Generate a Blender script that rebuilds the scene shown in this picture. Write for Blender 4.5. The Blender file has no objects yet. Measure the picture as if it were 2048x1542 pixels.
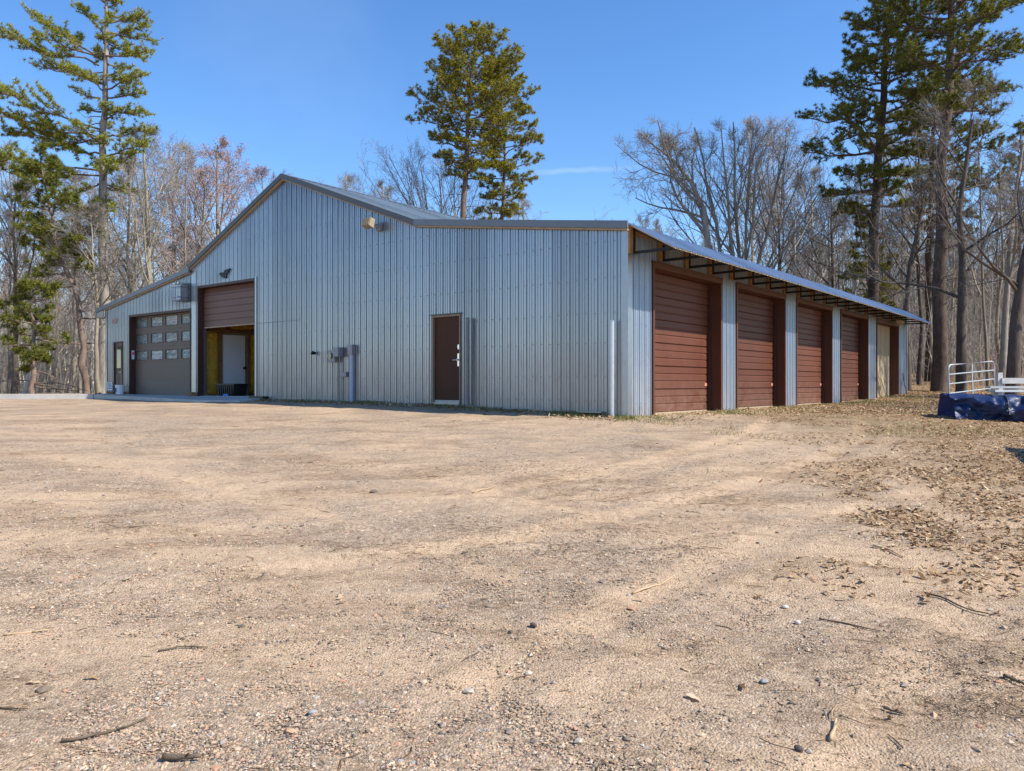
import bpy, math, random
import numpy as np
from mathutils import Vector, Matrix
sc = bpy.context.scene
COL = sc.collection
R = math.radians
F_PX, CX0, CY0, CAMZ = 1566.0, 1024.0, 768.0, 1.6      # measured on the photograph

# ------------------------------------------------------------------ object helpers
def link(o, parent=None):
    COL.objects.link(o)
    if parent is not None: o.parent = parent
    return o
def tag(o, label=None, cat=None, group=None, kind=None):
    if label: o['label'] = label
    if cat: o['category'] = cat
    if group: o['group'] = group
    if kind: o['kind'] = kind
    return o
def empty(name, loc, rz=0.0, label=None, cat=None, group=None):
    o = bpy.data.objects.new(name, None); o.empty_display_size = .2
    o.location = loc; o.rotation_euler = (0, 0, rz)
    link(o); return tag(o, label, cat, group)
def np_mesh(name, V, Fs, mat, parent=None, smooth=False):
    """V (n,3); Fs list of int arrays (m,k)"""
    me = bpy.data.meshes.new(name)
    V = np.asarray(V, dtype=np.float32)
    Fs = [np.asarray(f, dtype=np.int32) for f in Fs if len(f)]
    me.vertices.add(len(V)); me.vertices.foreach_set('co', V.ravel())
    idx = np.concatenate([f.ravel() for f in Fs])
    tot = np.concatenate([np.full(len(f), f.shape[1], dtype=np.int32) for f in Fs])
    st = np.concatenate([[0], np.cumsum(tot)[:-1]]).astype(np.int32)
    me.loops.add(len(idx)); me.loops.foreach_set('vertex_index', idx)
    me.polygons.add(len(tot)); me.polygons.foreach_set('loop_start', st)
    try: me.polygons.foreach_set('loop_total', tot)
    except Exception: pass
    me.polygons.foreach_set('use_smooth', np.full(len(tot), smooth, dtype=bool))
    me.update(calc_edges=True)
    me.materials.append(mat)
    return link(bpy.data.objects.new(name, me), parent)

class MB:
    def __init__(s): s.v = []; s.f = []
    def quad(s, a, b, c, d):
        n = len(s.v); s.v += [a, b, c, d]; s.f.append((n, n+1, n+2, n+3)); return s
    def poly(s, pts):
        n = len(s.v); s.v += list(pts); s.f.append(tuple(range(n, n+len(pts)))); return s
    def box(s, x0, y0, z0, x1, y1, z1):
        x0, x1 = min(x0, x1), max(x0, x1); y0, y1 = min(y0, y1), max(y0, y1); z0, z1 = min(z0, z1), max(z0, z1)
        n = len(s.v)
        s.v += [(x0,y0,z0),(x1,y0,z0),(x1,y1,z0),(x0,y1,z0),(x0,y0,z1),(x1,y0,z1),(x1,y1,z1),(x0,y1,z1)]
        for f in ((0,3,2,1),(4,5,6,7),(0,1,5,4),(1,2,6,5),(2,3,7,6),(3,0,4,7)): s.f.append(tuple(n+i for i in f))
        return s
    def prism(s, pts, off):
        """planar outline pts extruded by vector off"""
        n = len(s.v); k = len(pts); o = Vector(off)
        s.v += [tuple(p) for p in pts] + [tuple(Vector(p)+o) for p in pts]
        s.f.append(tuple(range(n, n+k))); s.f.append(tuple(range(n+2*k-1, n+k-1, -1)))
        for i in range(k): j = (i+1) % k; s.f.append((n+i, n+j, n+k+j, n+k+i))
        return s
    def tube(s, pts, rad, k=10, caps=True):
        pts = [Vector(p) for p in pts]
        if not hasattr(rad, '__len__'): rad = [rad]*len(pts)
        n = len(s.v)
        t0 = (pts[1]-pts[0]).normalized()
        ref = Vector((0,0,1)) if abs(t0.z) < .9 else Vector((1,0,0))
        for i, p in enumerate(pts):
            t = (pts[min(i+1,len(pts)-1)] - pts[max(i-1,0)]).normalized()
            u = t.cross(ref).normalized(); w = t.cross(u)
            for j in range(k):
                a = 2*math.pi*j/k
                s.v.append(tuple(p + (u*math.cos(a)+w*math.sin(a))*rad[i]))
        for i in range(len(pts)-1):
            for j in range(k):
                a = n+i*k+j; b = n+i*k+(j+1)%k
                s.f.append((a, b, b+k, a+k))
        if caps:
            s.f.append(tuple(n+j for j in range(k-1,-1,-1))); e = n+(len(pts)-1)*k
            s.f.append(tuple(e+j for j in range(k)))
        return s
    def build(s, name, mat, parent=None, bevel=0, smooth=False):
        me = bpy.data.meshes.new(name); me.from_pydata(s.v, [], s.f)
        import bmesh
        bm = bmesh.new(); bm.from_mesh(me); bmesh.ops.recalc_face_normals(bm, faces=bm.faces); bm.to_mesh(me); bm.free()
        if smooth: me.polygons.foreach_set('use_smooth', [True]*len(me.polygons))
        me.update(); me.materials.append(mat)
        o = link(bpy.data.objects.new(name, me), parent)
        if bevel:
            m = o.modifiers.new('bevel', 'BEVEL'); m.width = bevel; m.segments = 2; m.limit_method = 'ANGLE'
        return o

def copy_thing(root, loc, rz, scale=1.0, label=None, group=None):
    r = root.copy(); COL.objects.link(r); r.location = loc; r.rotation_euler = (0, 0, rz); r.scale = (scale,)*3
    if label: r['label'] = label
    if group: r['group'] = group
    for ch in list(root.children):
        c = ch.copy(); COL.objects.link(c); c.parent = r
    return r

# ------------------------------------------------------------------ materials
class NT:
    def __init__(s, name):
        s.m = bpy.data.materials.new(name); s.m.use_nodes = True
        s.t = s.m.node_tree; s.t.nodes.clear()
        s.out = s.n('ShaderNodeOutputMaterial'); s.b = s.n('ShaderNodeBsdfPrincipled')
        s.t.links.new(s.b.outputs[0], s.out.inputs[0])
    def n(s, typ, **kw):
        nd = s.t.nodes.new(typ)
        for k, v in kw.items(): setattr(nd, k, v)
        return nd
    def put(s, sock, v):
        if hasattr(v, 'is_output'): s.t.links.new(v, sock)
        elif v is not None: sock.default_value = v
    def pos(s): return s.n('ShaderNodeNewGeometry').outputs['Position']
    def obj(s): return s.n('ShaderNodeTexCoord').outputs['Object']
    def mapping(s, v, scale=(1,1,1), rot=(0,0,0), loc=(0,0,0)):
        nd = s.n('ShaderNodeMapping'); s.put(nd.inputs['Vector'], v)
        nd.inputs['Scale'].default_value = scale; nd.inputs['Rotation'].default_value = rot; nd.inputs['Location'].default_value = loc
        return nd.outputs[0]
    def noise(s, v, scale, detail=4, rough=.55, dist=0.0):
        nd = s.n('ShaderNodeTexNoise'); s.put(nd.inputs['Vector'], v)
        nd.inputs['Scale'].default_value = scale; nd.inputs['Detail'].default_value = detail
        nd.inputs['Roughness'].default_value = rough; nd.inputs['Distortion'].default_value = dist
        return nd.outputs['Fac']
    def voro(s, v, scale, feature='F1', rnd=1.0):
        nd = s.n('ShaderNodeTexVoronoi', feature=feature); s.put(nd.inputs['Vector'], v)
        nd.inputs['Scale'].default_value = scale; nd.inputs['Randomness'].default_value = rnd
        return nd
    def ramp(s, f, stops, interp='LINEAR'):
        nd = s.n('ShaderNodeValToRGB'); s.put(nd.inputs['Fac'], f); cr = nd.color_ramp; cr.interpolation = interp
        while len(cr.elements) < len(stops): cr.elements.new(.5)
        for e, (p, c) in zip(cr.elements, stops):
            e.position = p
            e.color = (c, c, c, 1) if not hasattr(c, '__len__') else (*c, 1)
        return nd.outputs['Color']
    def mix(s, f, a, b, mode='MIX'):
        nd = s.n('ShaderNodeMix', data_type='RGBA', blend_type=mode)
        s.put(nd.inputs[0], f)
        for i, v in ((6, a), (7, b)):
            if not hasattr(v, 'is_output') and len(v) == 3: v = (*v, 1)
            s.put(nd.inputs[i], v)
        return nd.outputs[2]
    def math(s, op, a, b=None, clamp=False):
        nd = s.n('ShaderNodeMath', operation=op, use_clamp=clamp); s.put(nd.inputs[0], a); s.put(nd.inputs[1], b); return nd.outputs[0]
    def sep(s, v):
        nd = s.n('ShaderNodeSeparateXYZ'); s.put(nd.inputs[0], v); return nd.outputs
    def bump(s, h, strength=.3, dist=.01):
        nd = s.n('ShaderNodeBump'); s.put(nd.inputs['Height'], h)
        nd.inputs['Strength'].default_value = strength; nd.inputs['Distance'].default_value = dist
        s.t.links.new(nd.outputs[0], s.b.inputs['Normal'])
    def set(s, color=None, rough=.6, metal=0.0, spec=.5):
        if color is not None:
            if not hasattr(color, 'is_output') and len(color) == 3: color = (*color, 1)
            s.put(s.b.inputs['Base Color'], color)
        s.put(s.b.inputs['Roughness'], rough); s.put(s.b.inputs['Metallic'], metal)
        s.put(s.b.inputs['Specular IOR Level'], spec)
        return s.m

def paint(name, c, rough=.55, metal=0., var=.18, scale=6., spec=.4, bump=0.):
    t = NT(name); p = t.obj()
    n = t.noise(p, scale, 6, .6); n2 = t.noise(p, scale*9, 3)
    f = t.math('ADD', t.math('MULTIPLY', n, .7), t.math('MULTIPLY', n2, .3))
    col = t.ramp(f, [(.25, [x*(1-var) for x in c]), (.75, [min(1, x*(1+var)) for x in c])])
    if bump: t.bump(f, bump, .01)
    return t.set(col, rough, metal, spec)

def mat_galv(name, base, axis, metal=.78, rough=.36, dirt=True):
    """galvanised ribbed sheet; axis = local axis index that runs across the panels"""
    t = NT(name); p = t.obj(); xyz = t.sep(p)
    pid = t.math('FLOOR', t.math('DIVIDE', xyz[axis], .916))
    wn = t.n('ShaderNodeTexWhiteNoise', noise_dimensions='1D'); t.put(wn.inputs['W'], pid)
    v = t.math('ADD', t.math('MULTIPLY', wn.outputs['Value'], .26), .87)
    streak = t.noise(t.mapping(p, (7, 7, .5)), 2.2, 5, .6)
    spang = t.voro(p, 60).outputs['Color']
    sp = t.sep(spang)[0]
    v = t.math('MULTIPLY', v, t.math('ADD', t.math('MULTIPLY', streak, .44), .78))
    v = t.math('MULTIPLY', v, t.math('ADD', t.math('MULTIPLY', sp, .08), .96))
    vc = t.n('ShaderNodeCombineColor')
    for i in range(3): t.put(vc.inputs[i], v)
    col = t.mix(1.0, base, vc.outputs[0], 'MULTIPLY')
    r = t.math('ADD', t.math('MULTIPLY', streak, .18), rough-.09)
    if dirt:
        # splashed mud and scuffs along the foot of the sheets, broken by noise
        hgt = t.ramp(t.math('DIVIDE', t.math('SUBTRACT', xyz[2], .9), 2.2), [(0, 1.), (.28, .38), (1., .0)])
        blot = t.ramp(t.noise(t.mapping(p, (1.5, 1.5, .8)), 3.2, 8, .68, .4), [(.48, 0.), (.66, 1.)])
        d = t.math('MULTIPLY', hgt, blot)
        col = t.mix(t.math('MULTIPLY', d, .62), col, (.13, .12, .11))
        film = t.math('MULTIPLY', t.ramp(t.math('DIVIDE', t.math('SUBTRACT', xyz[2], .9), 1.6), [(0, 1.), (1., .0)]), t.noise(t.mapping(p, (3, 3, .6)), 2., 5))
        col = t.mix(t.math('MULTIPLY', film, .75), col, (.46, .40, .33))
        r = t.math('ADD', r, t.math('MULTIPLY', film, .35))
        t.put(t.b.inputs['Metallic'], t.math('SUBTRACT', metal, t.math('MULTIPLY', film, .45)))
        m = t.b.inputs['Metallic'].links[0].from_socket
    else: m = metal
    t.bump(t.noise(t.mapping(p, (1.2, 1.2, .35)), 1.4, 3), .35, .03)
    return t.set(col, r, m, .5)

def mat_bark(name, dark, light, scale=9., stretch=.22):
    t = NT(name); p = t.obj()
    oi = t.n('ShaderNodeObjectInfo')
    m = t.mapping(p, (1, 1, stretch))
    n = t.noise(m, scale, 8, .65, .6); n2 = t.noise(p, 1.3, 3)
    f = t.math('ADD', t.math('MULTIPLY', n, .75), t.math('MULTIPLY', n2, .25))
    col = t.ramp(f, [(.3, dark), (.72, light)])
    hs = t.n('ShaderNodeHueSaturation'); t.put(hs.inputs['Color'], col)
    t.put(hs.inputs['Value'], t.math('ADD', t.math('MULTIPLY', oi.outputs['Random'], .5), .75))
    t.bump(n, .7, .03)
    return t.set(hs.outputs[0], .9, 0, .2)

def mat_island(name, stops, rough=.7, spec=.3, trans=0.0):
    t = NT(name); g = t.n('ShaderNodeNewGeometry')
    col = t.ramp(g.outputs['Random Per Island'], stops)
    m = t.set(col, rough, 0, spec)
    if trans:
        tr = t.n('ShaderNodeBsdfTranslucent'); t.put(tr.inputs[0], col)
        mx = t.n('ShaderNodeMixShader'); mx.inputs[0].default_value = trans
        t.t.links.new(t.b.outputs[0], mx.inputs[1]); t.t.links.new(tr.outputs[0], mx.inputs[2]); t.t.links.new(mx.outputs[0], t.out.inputs[0])
    return m

GALV = (.33, .345, .365)
M = {}
M['gable'] = mat_galv('galvanised_gable', (.30, .314, .336), 1, metal=.86, rough=.30)
M['side'] = mat_galv('galvanised_side', (.29, .345, .41), 0, metal=.5, rough=.38)
M['roof'] = mat_galv('galvanised_roof', (.52, .56, .60), 0, metal=.85, rough=.34, dirt=False)
M['awning'] = M['roof']
M['roof'] = mat_galv('dull_galvanised_roof', (.36, .395, .395), 0, metal=.45, rough=.5, dirt=False)
M['zinc'] = paint('zinc_trim', (.34, .355, .38), .36, .85, .12)
M['fframe'] = paint('dull_brown_door_frame', (.22, .17, .125), .6)
M['fascia'] = paint('grey_rake_trim', (.095, .10, .105), .5, .3, .12)
M['tan'] = paint('bare_tan_board', (.36, .28, .19), .8, 0, .25)
M['deck'] = paint('tan_awning_deck', (.58, .44, .27), .75, 0, .2)
M['stud'] = paint('orange_stained_lumber', (.30, .15, .05), .75, 0, .35, 9)
M['brown'] = paint('brown_painted_steel', (.085, .027, .014), .6, 0, .16, 3.)

t = NT('red_brown_sectional_door'); p = t.obj(); xyz = t.sep(p); oi = t.n('ShaderNodeObjectInfo')
n = t.noise(t.mapping(p, (1, 1, .4)), 2.5, 7, .65); n2 = t.noise(t.mapping(p, (14, 1, 1)), 3., 5)
col = t.ramp(t.math('ADD', t.math('MULTIPLY', n, .7), t.math('MULTIPLY', n2, .3)), [(.3, (.092, .031, .017)), (.7, (.128, .045, .025))])
dust = t.math('MULTIPLY', t.ramp(t.math('SUBTRACT', xyz[2], .95), [(0, 1.), (.9, .0)]), t.ramp(t.noise(p, 4, 7, .7), [(.35, 0.), (.75, 1.)]))
col = t.mix(t.math('MULTIPLY', dust, .45), col, (.30, .22, .16))
hs = t.n('ShaderNodeHueSaturation'); t.put(hs.inputs['Color'], col); t.put(hs.inputs['Value'], t.math('ADD', t.math('MULTIPLY', oi.outputs['Random'], .3), .85))
M['brown_door'] = t.set(hs.outputs[0], t.math('ADD', .42, t.math('MULTIPLY', n, .2)), 0, .2)
M['brown_dark'] = paint('dark_brown_trim', (.055, .022, .017), .5, 0, .2)
M['taupe'] = paint('taupe_brown_door', (.115, .088, .070), .5, 0, .1, 2.)
M['roll'] = paint('brown_roller_slats', (.15, .085, .065), .55, 0, .1, 2.)
M['walk'] = paint('chocolate_steel_door', (.068, .029, .018), .6, 0, .12, 2., .15)
M['black'] = paint('black_steel', (.008, .008, .009), .5, .2, .2)
M['blackp'] = paint('black_plastic', (.015, .015, .017), .42, 0, .2)
M['chrome'] = paint('satin_chrome', (.7, .7, .68), .25, .9, .05)
M['brass'] = paint('aged_brass', (.35, .25, .10), .4, .7, .2)
M['white'] = paint('white_painted_door', (.78, .79, .82), .45, 0, .04)
M['paper'] = paint('weathered_white_sign', (.72, .74, .76), .6, 0, .08)
M['ink'] = paint('blue_black_ink', (.05, .08, .16), .7)
M['redink'] = paint('red_ink', (.5, .06, .04), .7)
M['orange'] = paint('orange_sticker', (.50, .19, .12), .7)
M['greybox'] = paint('grey_electrical_enamel', (.24, .25, .27), .5, .2, .14)
M['pvc'] = paint('grey_blue_pvc', (.36, .41, .50), .45, 0, .1)
M['lampbody'] = paint('weathered_tan_lamp', (.27, .22, .15), .6, 0, .25)
M['post'] = paint('weathered_steel_pipe', (.17, .18, .20), .55, .5, .2)
M['pipe'] = paint('galvanised_pipe', (.58, .60, .62), .42, .65, .14, 12)
M['gatepipe'] = paint('weathered_gate_tube', (.40, .42, .43), .5, .5, .25, 12)
M['rust'] = paint('faded_red_ornament', (.42, .24, .20), .8, 0, .3)
M['ply'] = paint('weathered_plywood', (.42, .29, .15), .85, 0, .25, 3.)
M['sheet'] = paint('tan_ribbed_sheet', (.38, .30, .195), .7, 0, .15, 3.)
M['rebar'] = paint('dark_rusty_rebar', (.05, .035, .03), .8, .4, .3)
M['fence'] = paint('weathered_white_board', (.55, .54, .52), .75, 0, .15)
M['marker'] = paint('orange_fibre_rod', (.55, .14, .05), .6)
M['lens'] = paint('amber_lens', (.35, .24, .10), .25, 0, .2)
M['dark'] = paint('dark_interior', (.34, .26, .17), .9)
M['iwood'] = paint('interior_framing', (.24, .13, .055), .8, 0, .3)
M['tub'] = paint('black_tub', (.02, .02, .022), .4)
M['bluetag'] = paint('blue_label', (.05, .2, .6), .5)
M['tool'] = paint('brown_case', (.12, .05, .035), .6)

t = NT('spray_foam'); p = t.obj()
n = t.noise(p, 5, 8, .7, .5)
t.bump(n, 1., .12)
M['foam'] = t.set(t.ramp(n, [(.3, (.62, .30, .02)), (.7, (.97, .58, .08))]), .75, 0, .3)

t = NT('wavy_glass'); p = t.obj()
n = t.noise(t.mapping(p, (1, 1, 5)), 2.2, 4, .6, 1.)
t.bump(n, .8, .06)
oi = t.n('ShaderNodeObjectInfo')
M['glass'] = t.set(t.ramp(t.math('ADD', t.math('MULTIPLY', t.noise(t.mapping(p, (1, 1, 3)), 3.1, 5, .6, 1.5), .7), t.math('MULTIPLY', oi.outputs['Random'], .4)), [(.3, (.06, .085, .085)), (.6, (.16, .20, .19)), (.75, (.36, .41, .39))]), .05, 0, .9)
t = NT('dark_glass'); t.bump(t.noise(t.obj(), 3, 3), .15, .02)
M['dglass'] = t.set((.012, .014, .015), .04, 0, 1.)

t = NT('concrete'); p = t.pos()
n = t.noise(p, 3, 8, .65); n2 = t.noise(p, 60, 3)
t.bump(n2, .25, .004)
M['conc'] = t.set(t.ramp(t.math('ADD', t.math('MULTIPLY', n, .7), t.math('MULTIPLY', n2, .3)), [(.3, (.40, .37, .33)), (.7, (.60, .57, .52))]), .85, 0, .2)

t = NT('blue_tarpaulin'); p = t.obj()
n = t.noise(p, 3.5, 6, .6, .8)
ck = t.noise(t.mapping(p, (1, 1, 1)), 22, 4)
t.bump(t.math('ADD', n, t.math('MULTIPLY', ck, .25)), .45, .06)
M['tarp'] = t.set(t.ramp(n, [(.3, (.003, .010, .040)), (.7, (.009, .026, .10))]), .45, 0, .4)

M['bark_grey'] = mat_bark('grey_bark', (.12, .10, .085), (.36, .31, .26))
M['bark_tan'] = mat_bark('tan_bark', (.13, .105, .075), (.38, .32, .24))
M['bark_dark'] = mat_bark('dark_bark', (.035, .028, .024), (.15, .115, .095))
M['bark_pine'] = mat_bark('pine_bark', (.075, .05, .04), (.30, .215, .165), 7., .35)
M['bark_backlit'] = mat_bark('backlit_pine_bark', (.03, .022, .018), (.15, .105, .08), 7., .35)  # pine bark darkened for backlit trunks, shade put into the colour
M['bark_birch'] = mat_bark('birch_bark', (.30, .28, .26), (.72, .69, .64), 5, 2.)
M['twig'] = mat_bark('grey_twigs', (.16, .135, .11), (.40, .345, .29), 2.)
M['twig_tan'] = mat_bark('tan_twigs', (.16, .135, .105), (.36, .31, .25), 2.)
M['twig_dark'] = mat_bark('dark_twigs', (.07, .055, .045), (.24, .195, .155), 2.)
M['twig_red'] = mat_bark('reddish_twigs', (.20, .14, .12), (.38, .29, .25), 2.)
M['bud'] = mat_island('red_buds', [(0, (.28, .11, .09)), (1, (.46, .25, .21))], .7, .2)
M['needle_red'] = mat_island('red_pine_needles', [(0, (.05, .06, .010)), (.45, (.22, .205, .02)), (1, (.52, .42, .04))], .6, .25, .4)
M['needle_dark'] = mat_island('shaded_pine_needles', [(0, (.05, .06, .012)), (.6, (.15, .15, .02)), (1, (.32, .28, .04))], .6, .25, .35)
M['needle_young'] = mat_island('young_pine_needles', [(0, (.06, .08, .014)), (.6, (.16, .17, .025)), (1, (.33, .30, .045))], .6, .25, .35)
M['needle_white'] = mat_island('white_pine_needles', [(0, (.12, .145, .025)), (.5, (.28, .29, .04)), (1, (.48, .43, .07))], .6, .25, .4)
M['leaf'] = mat_island('fallen_oak_leaves', [(0, (.14, .07, .03)), (.25, (.30, .18, .09)), (.6, (.46, .32, .18)), (.9, (.60, .46, .30)), (1, (.42, .20, .07))], .75, .2, .15)
M['stone'] = mat_island('gravel_stones', [(0, (.09, .075, .06)), (.25, (.22, .17, .125)), (.5, (.40, .29, .195)), (.7, (.50, .365, .24)), (.82, (.42, .22, .13)), (.92, (.29, .265, .235)), (1, (.55, .45, .33))], .75, .3)
M['debris'] = mat_island('needle_and_twig_litter', [(0, (.05, .035, .022)), (.6, (.16, .105, .06)), (1, (.38, .27, .16))], .85, .15)
M['grass'] = mat_island('spring_grass', [(0, (.07, .10, .02)), (.5, (.18, .20, .05)), (1, (.42, .36, .17))], .7, .2, .25)
M['stick_dark'] = paint('dark_stick_bark', (.13, .095, .065), .9, 0, .35, 14, .2, .5)
M['stick_pale'] = paint('pale_dry_stick', (.45, .32, .19), .85, 0, .25, 14, .2, .4)

# ------------------------------------------------------------------ noise / terrain
def vnoise(x, y, seed=0):
    xi = np.floor(x).astype(np.int64); yi = np.floor(y).astype(np.int64); fx = x-xi; fy = y-yi
    fx = fx*fx*(3-2*fx); fy = fy*fy*(3-2*fy)
    def h(a, b):
        n = (a*374761393 + b*668265263 + seed*982451653) & 0x7fffffff
        n = ((n ^ (n >> 13))*1274126177) & 0x7fffffff
        return ((n ^ (n >> 16)) & 0xffff)/65535.0
    return (h(xi,yi)*(1-fx)+h(xi+1,yi)*fx)*(1-fy) + (h(xi,yi+1)*(1-fx)+h(xi+1,yi+1)*fx)*fy
def fbm(x, y, seed=0, oct=4):
    s = 0; a = .5; tot = 0
    for i in range(oct): s = s + a*vnoise(x*2**i, y*2**i, seed+i*17); tot += a; a *= .5
    return s/tot
def sstep(a, b, x): q = np.clip((x-a)/(b-a), 0, 1); return q*q*(3-2*q)

BX, BY = 2.301, 15.6                       # near corner of the building
EX, EY = .6217, .7833                      # along the door wall
BROT = math.atan2(EY, EX)
def to_local(x, y): return (x-BX)*EX + (y-BY)*EY, -(x-BX)*EY + (y-BY)*EX
def to_world(lx, ly, z=0.): return Vector((BX + lx*EX - ly*EY, BY + lx*EY + ly*EX, z))

def H_base(x, y):
    x = np.asarray(x, float); y = np.asarray(y, float)
    lx, ly = to_local(x, y)
    g = np.interp(ly, [-3, 0, 5, 10, 13], [.93, .94, 1.09, 1.13, 1.12])
    yb = np.clip(BY + (BX-x)*.7933, BY, 30.)
    s = np.clip((y-2.5)/(yb-2.5), 0, 1)
    z = g*(s**np.interp(ly, [2, 12], [.92, .5]))
    back = np.maximum(y-28, 0)*sstep(5, 14, x)
    z = z + .040*np.minimum(back, 90) + .01*np.maximum(back-90, 0)
    inside = (lx > .02) & (ly > .02) & (ly < 22.6) & (lx < 24.4)
    return np.where(inside, np.minimum(z, 1.05), z)
def H(x, y):
    x = np.asarray(x, float); y = np.asarray(y, float)
    z = H_base(x, y)
    lx, ly = to_local(x, y)
    amp = np.clip(np.maximum(-lx, -ly)/1.5, .15, 1)
    amp = np.where((lx > 0) & (ly > 0), .15, amp)
    z = z + amp*(.09*(fbm(x*.35, y*.35, 3)-.5) + .035*(fbm(x*1.9, y*1.9, 9, 3)-.5))
    # wheel ruts sweeping across the yard
    for (cx, cy, rad) in ((-9., 21., 15.2), (-9., 21., 16.9), (14., -6., 15.5), (14., -6., 17.2), (-3., -9., 16.), (-3., -9., 17.7), (-14., -4., 17.), (-14., -4., 18.8)):
        d = np.hypot(x-cx, y-cy)-rad
        lug = .5+.5*np.sin(np.arctan2(y-cy, x-cx)*rad*34 + d*22)
        z = z - amp*(.018 + .010*lug*(vnoise(x*.8, y*.8, 21) > .35))*np.exp(-(d/.15)**2) + amp*.010*np.exp(-((np.abs(d)-.26)/.08)**2)
    return z
def h1(x, y): return float(H(np.array([x]), np.array([y]))[0])
def ground_at(px, py):
    u = (px-CX0)/F_PX; v = (CY0-py)/F_PX; lo, hi = 1.5, 200.
    d = lo
    while d < hi:
        if CAMZ + v*d <= h1(u*d, d): break
        d += .05
    return Vector((u*d, d, h1(u*d, d)))
def at(px, depth):
    x = (px-CX0)/F_PX*depth; return Vector((x, depth, h1(x, depth)))
def ray(px, py, depth): return Vector(((px-CX0)/F_PX*depth, depth, CAMZ + (CY0-py)/F_PX*depth))

# wheel tracks of packed sand, as (centre x, centre y, radius)
TRK = ((-9., 21., 15.2), (-9., 21., 16.9), (14., -6., 15.5), (14., -6., 17.2), (-3., -9., 16.), (-3., -9., 17.7), (-14., -4., 17.), (-14., -4., 18.8), (3., 24., 18.6), (3., 24., 20.3))
def track(x, y):
    m = 0
    for k, (cx, cy, rad) in enumerate(TRK):
        d = np.hypot(x-cx, y-cy)-rad + .35*(fbm(x*.5, y*.5, 120+k, 3)-.5)
        m = np.maximum(m, np.exp(-(d/.32)**2)*sstep(.34, .56, fbm(x*.35, y*.35, 140+k, 3)))
    return m
def leafd(X, Y):
    Ys = np.maximum(Y, .5); px = X/Ys*F_PX+CX0; z = H_base(X, Y); py = CY0-(z-CAMZ)/Ys*F_PX
    nz_ = fbm(X*.6, Y*.6, 63)-.5
    d = sstep(1690, 1960, px+380*nz_)*sstep(1190, 960, py+200*(fbm(X*.9, Y*.9, 64)-.5))
    d = d*(.35+.65*sstep(.36, .54, fbm(X*1.3, Y*1.3, 68)))
    d = np.maximum(d, .8*sstep(1480, 1800, px)*sstep(.50, .64, fbm(X*1.1, Y*1.1, 66))*sstep(1260, 1000, py))
    d = np.maximum(d, .6*sstep(1400, 1600, px)*sstep(905, 850, py)*(Y > 8)*sstep(.38, .55, fbm(X*.9, Y*.9, 67)))
    return np.clip(d, 0, 1)*(Y > 1.)
# ground sheet
xs = np.concatenate([-np.geomspace(7, 700, 46)[::-1], np.arange(-6.95, 12.5, .055), np.geomspace(12.6, 700, 46)])
ys = np.concatenate([-np.geomspace(1, 300, 14)[::-1], np.arange(-.5, 2.4, .4), np.geomspace(2.5, 20, 330), np.geomspace(20.15, 900, 110)])
gx, gy = np.meshgrid(xs, ys)
gz = H(gx, gy)
near = sstep(20, 9, gy)*(np.abs(gx) < 13)
gz = gz + near*(.016*(fbm(gx*7, gy*7, 31, 3)-.5) + .012*(vnoise(gx*17, gy*17, 33)-.5)*vnoise(gx*1.1, gy*1.1, 35))
nx, ny = len(xs), len(ys)
idx = np.arange(nx*ny).reshape(ny, nx)
quads = np.stack([idx[:-1,:-1], idx[:-1,1:], idx[1:,1:], idx[1:,:-1]], -1).reshape(-1, 4)

t = NT('sandy_gravel'); p = t.pos(); xyz = t.sep(p)
big = t.noise(p, .22, 5, .6, .4); mid = t.noise(p, .9, 6, .65, .5); fine = t.noise(p, 9, 6, .7); grit = t.noise(p, 85, 5, .75)
sand = t.ramp(fine, [(.25, (.45, .30, .18)), (.55, (.60, .42, .265)), (.8, (.71, .525, .345))])
tk = t.n('ShaderNodeAttribute', attribute_name='track').outputs['Fac']
vc = t.voro(p, 75.)
peb = t.ramp(t.sep(vc.outputs['Color'])[0], [(0, (.085, .07, .055)), (.3, (.22, .165, .115)), (.6, (.40, .295, .20)), (.85, (.50, .375, .255)), (1, (.64, .54, .42))])
vc2 = t.voro(p, 32.)
peb2 = t.ramp(t.sep(vc2.outputs['Color'])[1], [(0, (.11, .095, .08)), (.4, (.29, .22, .16)), (.75, (.42, .30, .20)), (1, (.60, .50, .39))])
gm = t.ramp(t.math('ADD', t.math('MULTIPLY', mid, .65), t.math('MULTIPLY', big, .35)), [(.40, 0.), (.56, 1.)])
gm = t.math('MULTIPLY', t.math('MULTIPLY', gm, .72), t.math('SUBTRACT', 1., t.math('MULTIPLY', tk, .9)))
col = t.mix(t.math('MULTIPLY', t.ramp(grit, [(.42, 0.), (.58, 1.)]), .46), sand, peb)
col = t.mix(gm, col, t.mix(.45, peb, peb2))
grit_shade = t.ramp(t.noise(p, 48, 4, .8), [(.35, 1.), (.45, 0.)])  # dark grit flecks that also paint the small shadows between grains
col = t.mix(t.math('MULTIPLY', grit_shade, .52), col, (.12, .085, .055))
# dark organic litter in streaks
lit = t.ramp(t.noise(t.mapping(p, (.55, 1.5, 1), (0, 0, .35)), .95, 8, .72, .8), [(.47, 0.), (.61, 1.)])
lit = t.math('MULTIPLY', lit, t.ramp(t.noise(t.mapping(p, (.6, 1.6, 1), (0, 0, .2)), 22, 6, .8), [(.40, 0.), (.58, 1.)]))
col = t.mix(t.math('MULTIPLY', lit, .70), col, (.13, .075, .036))
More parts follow.
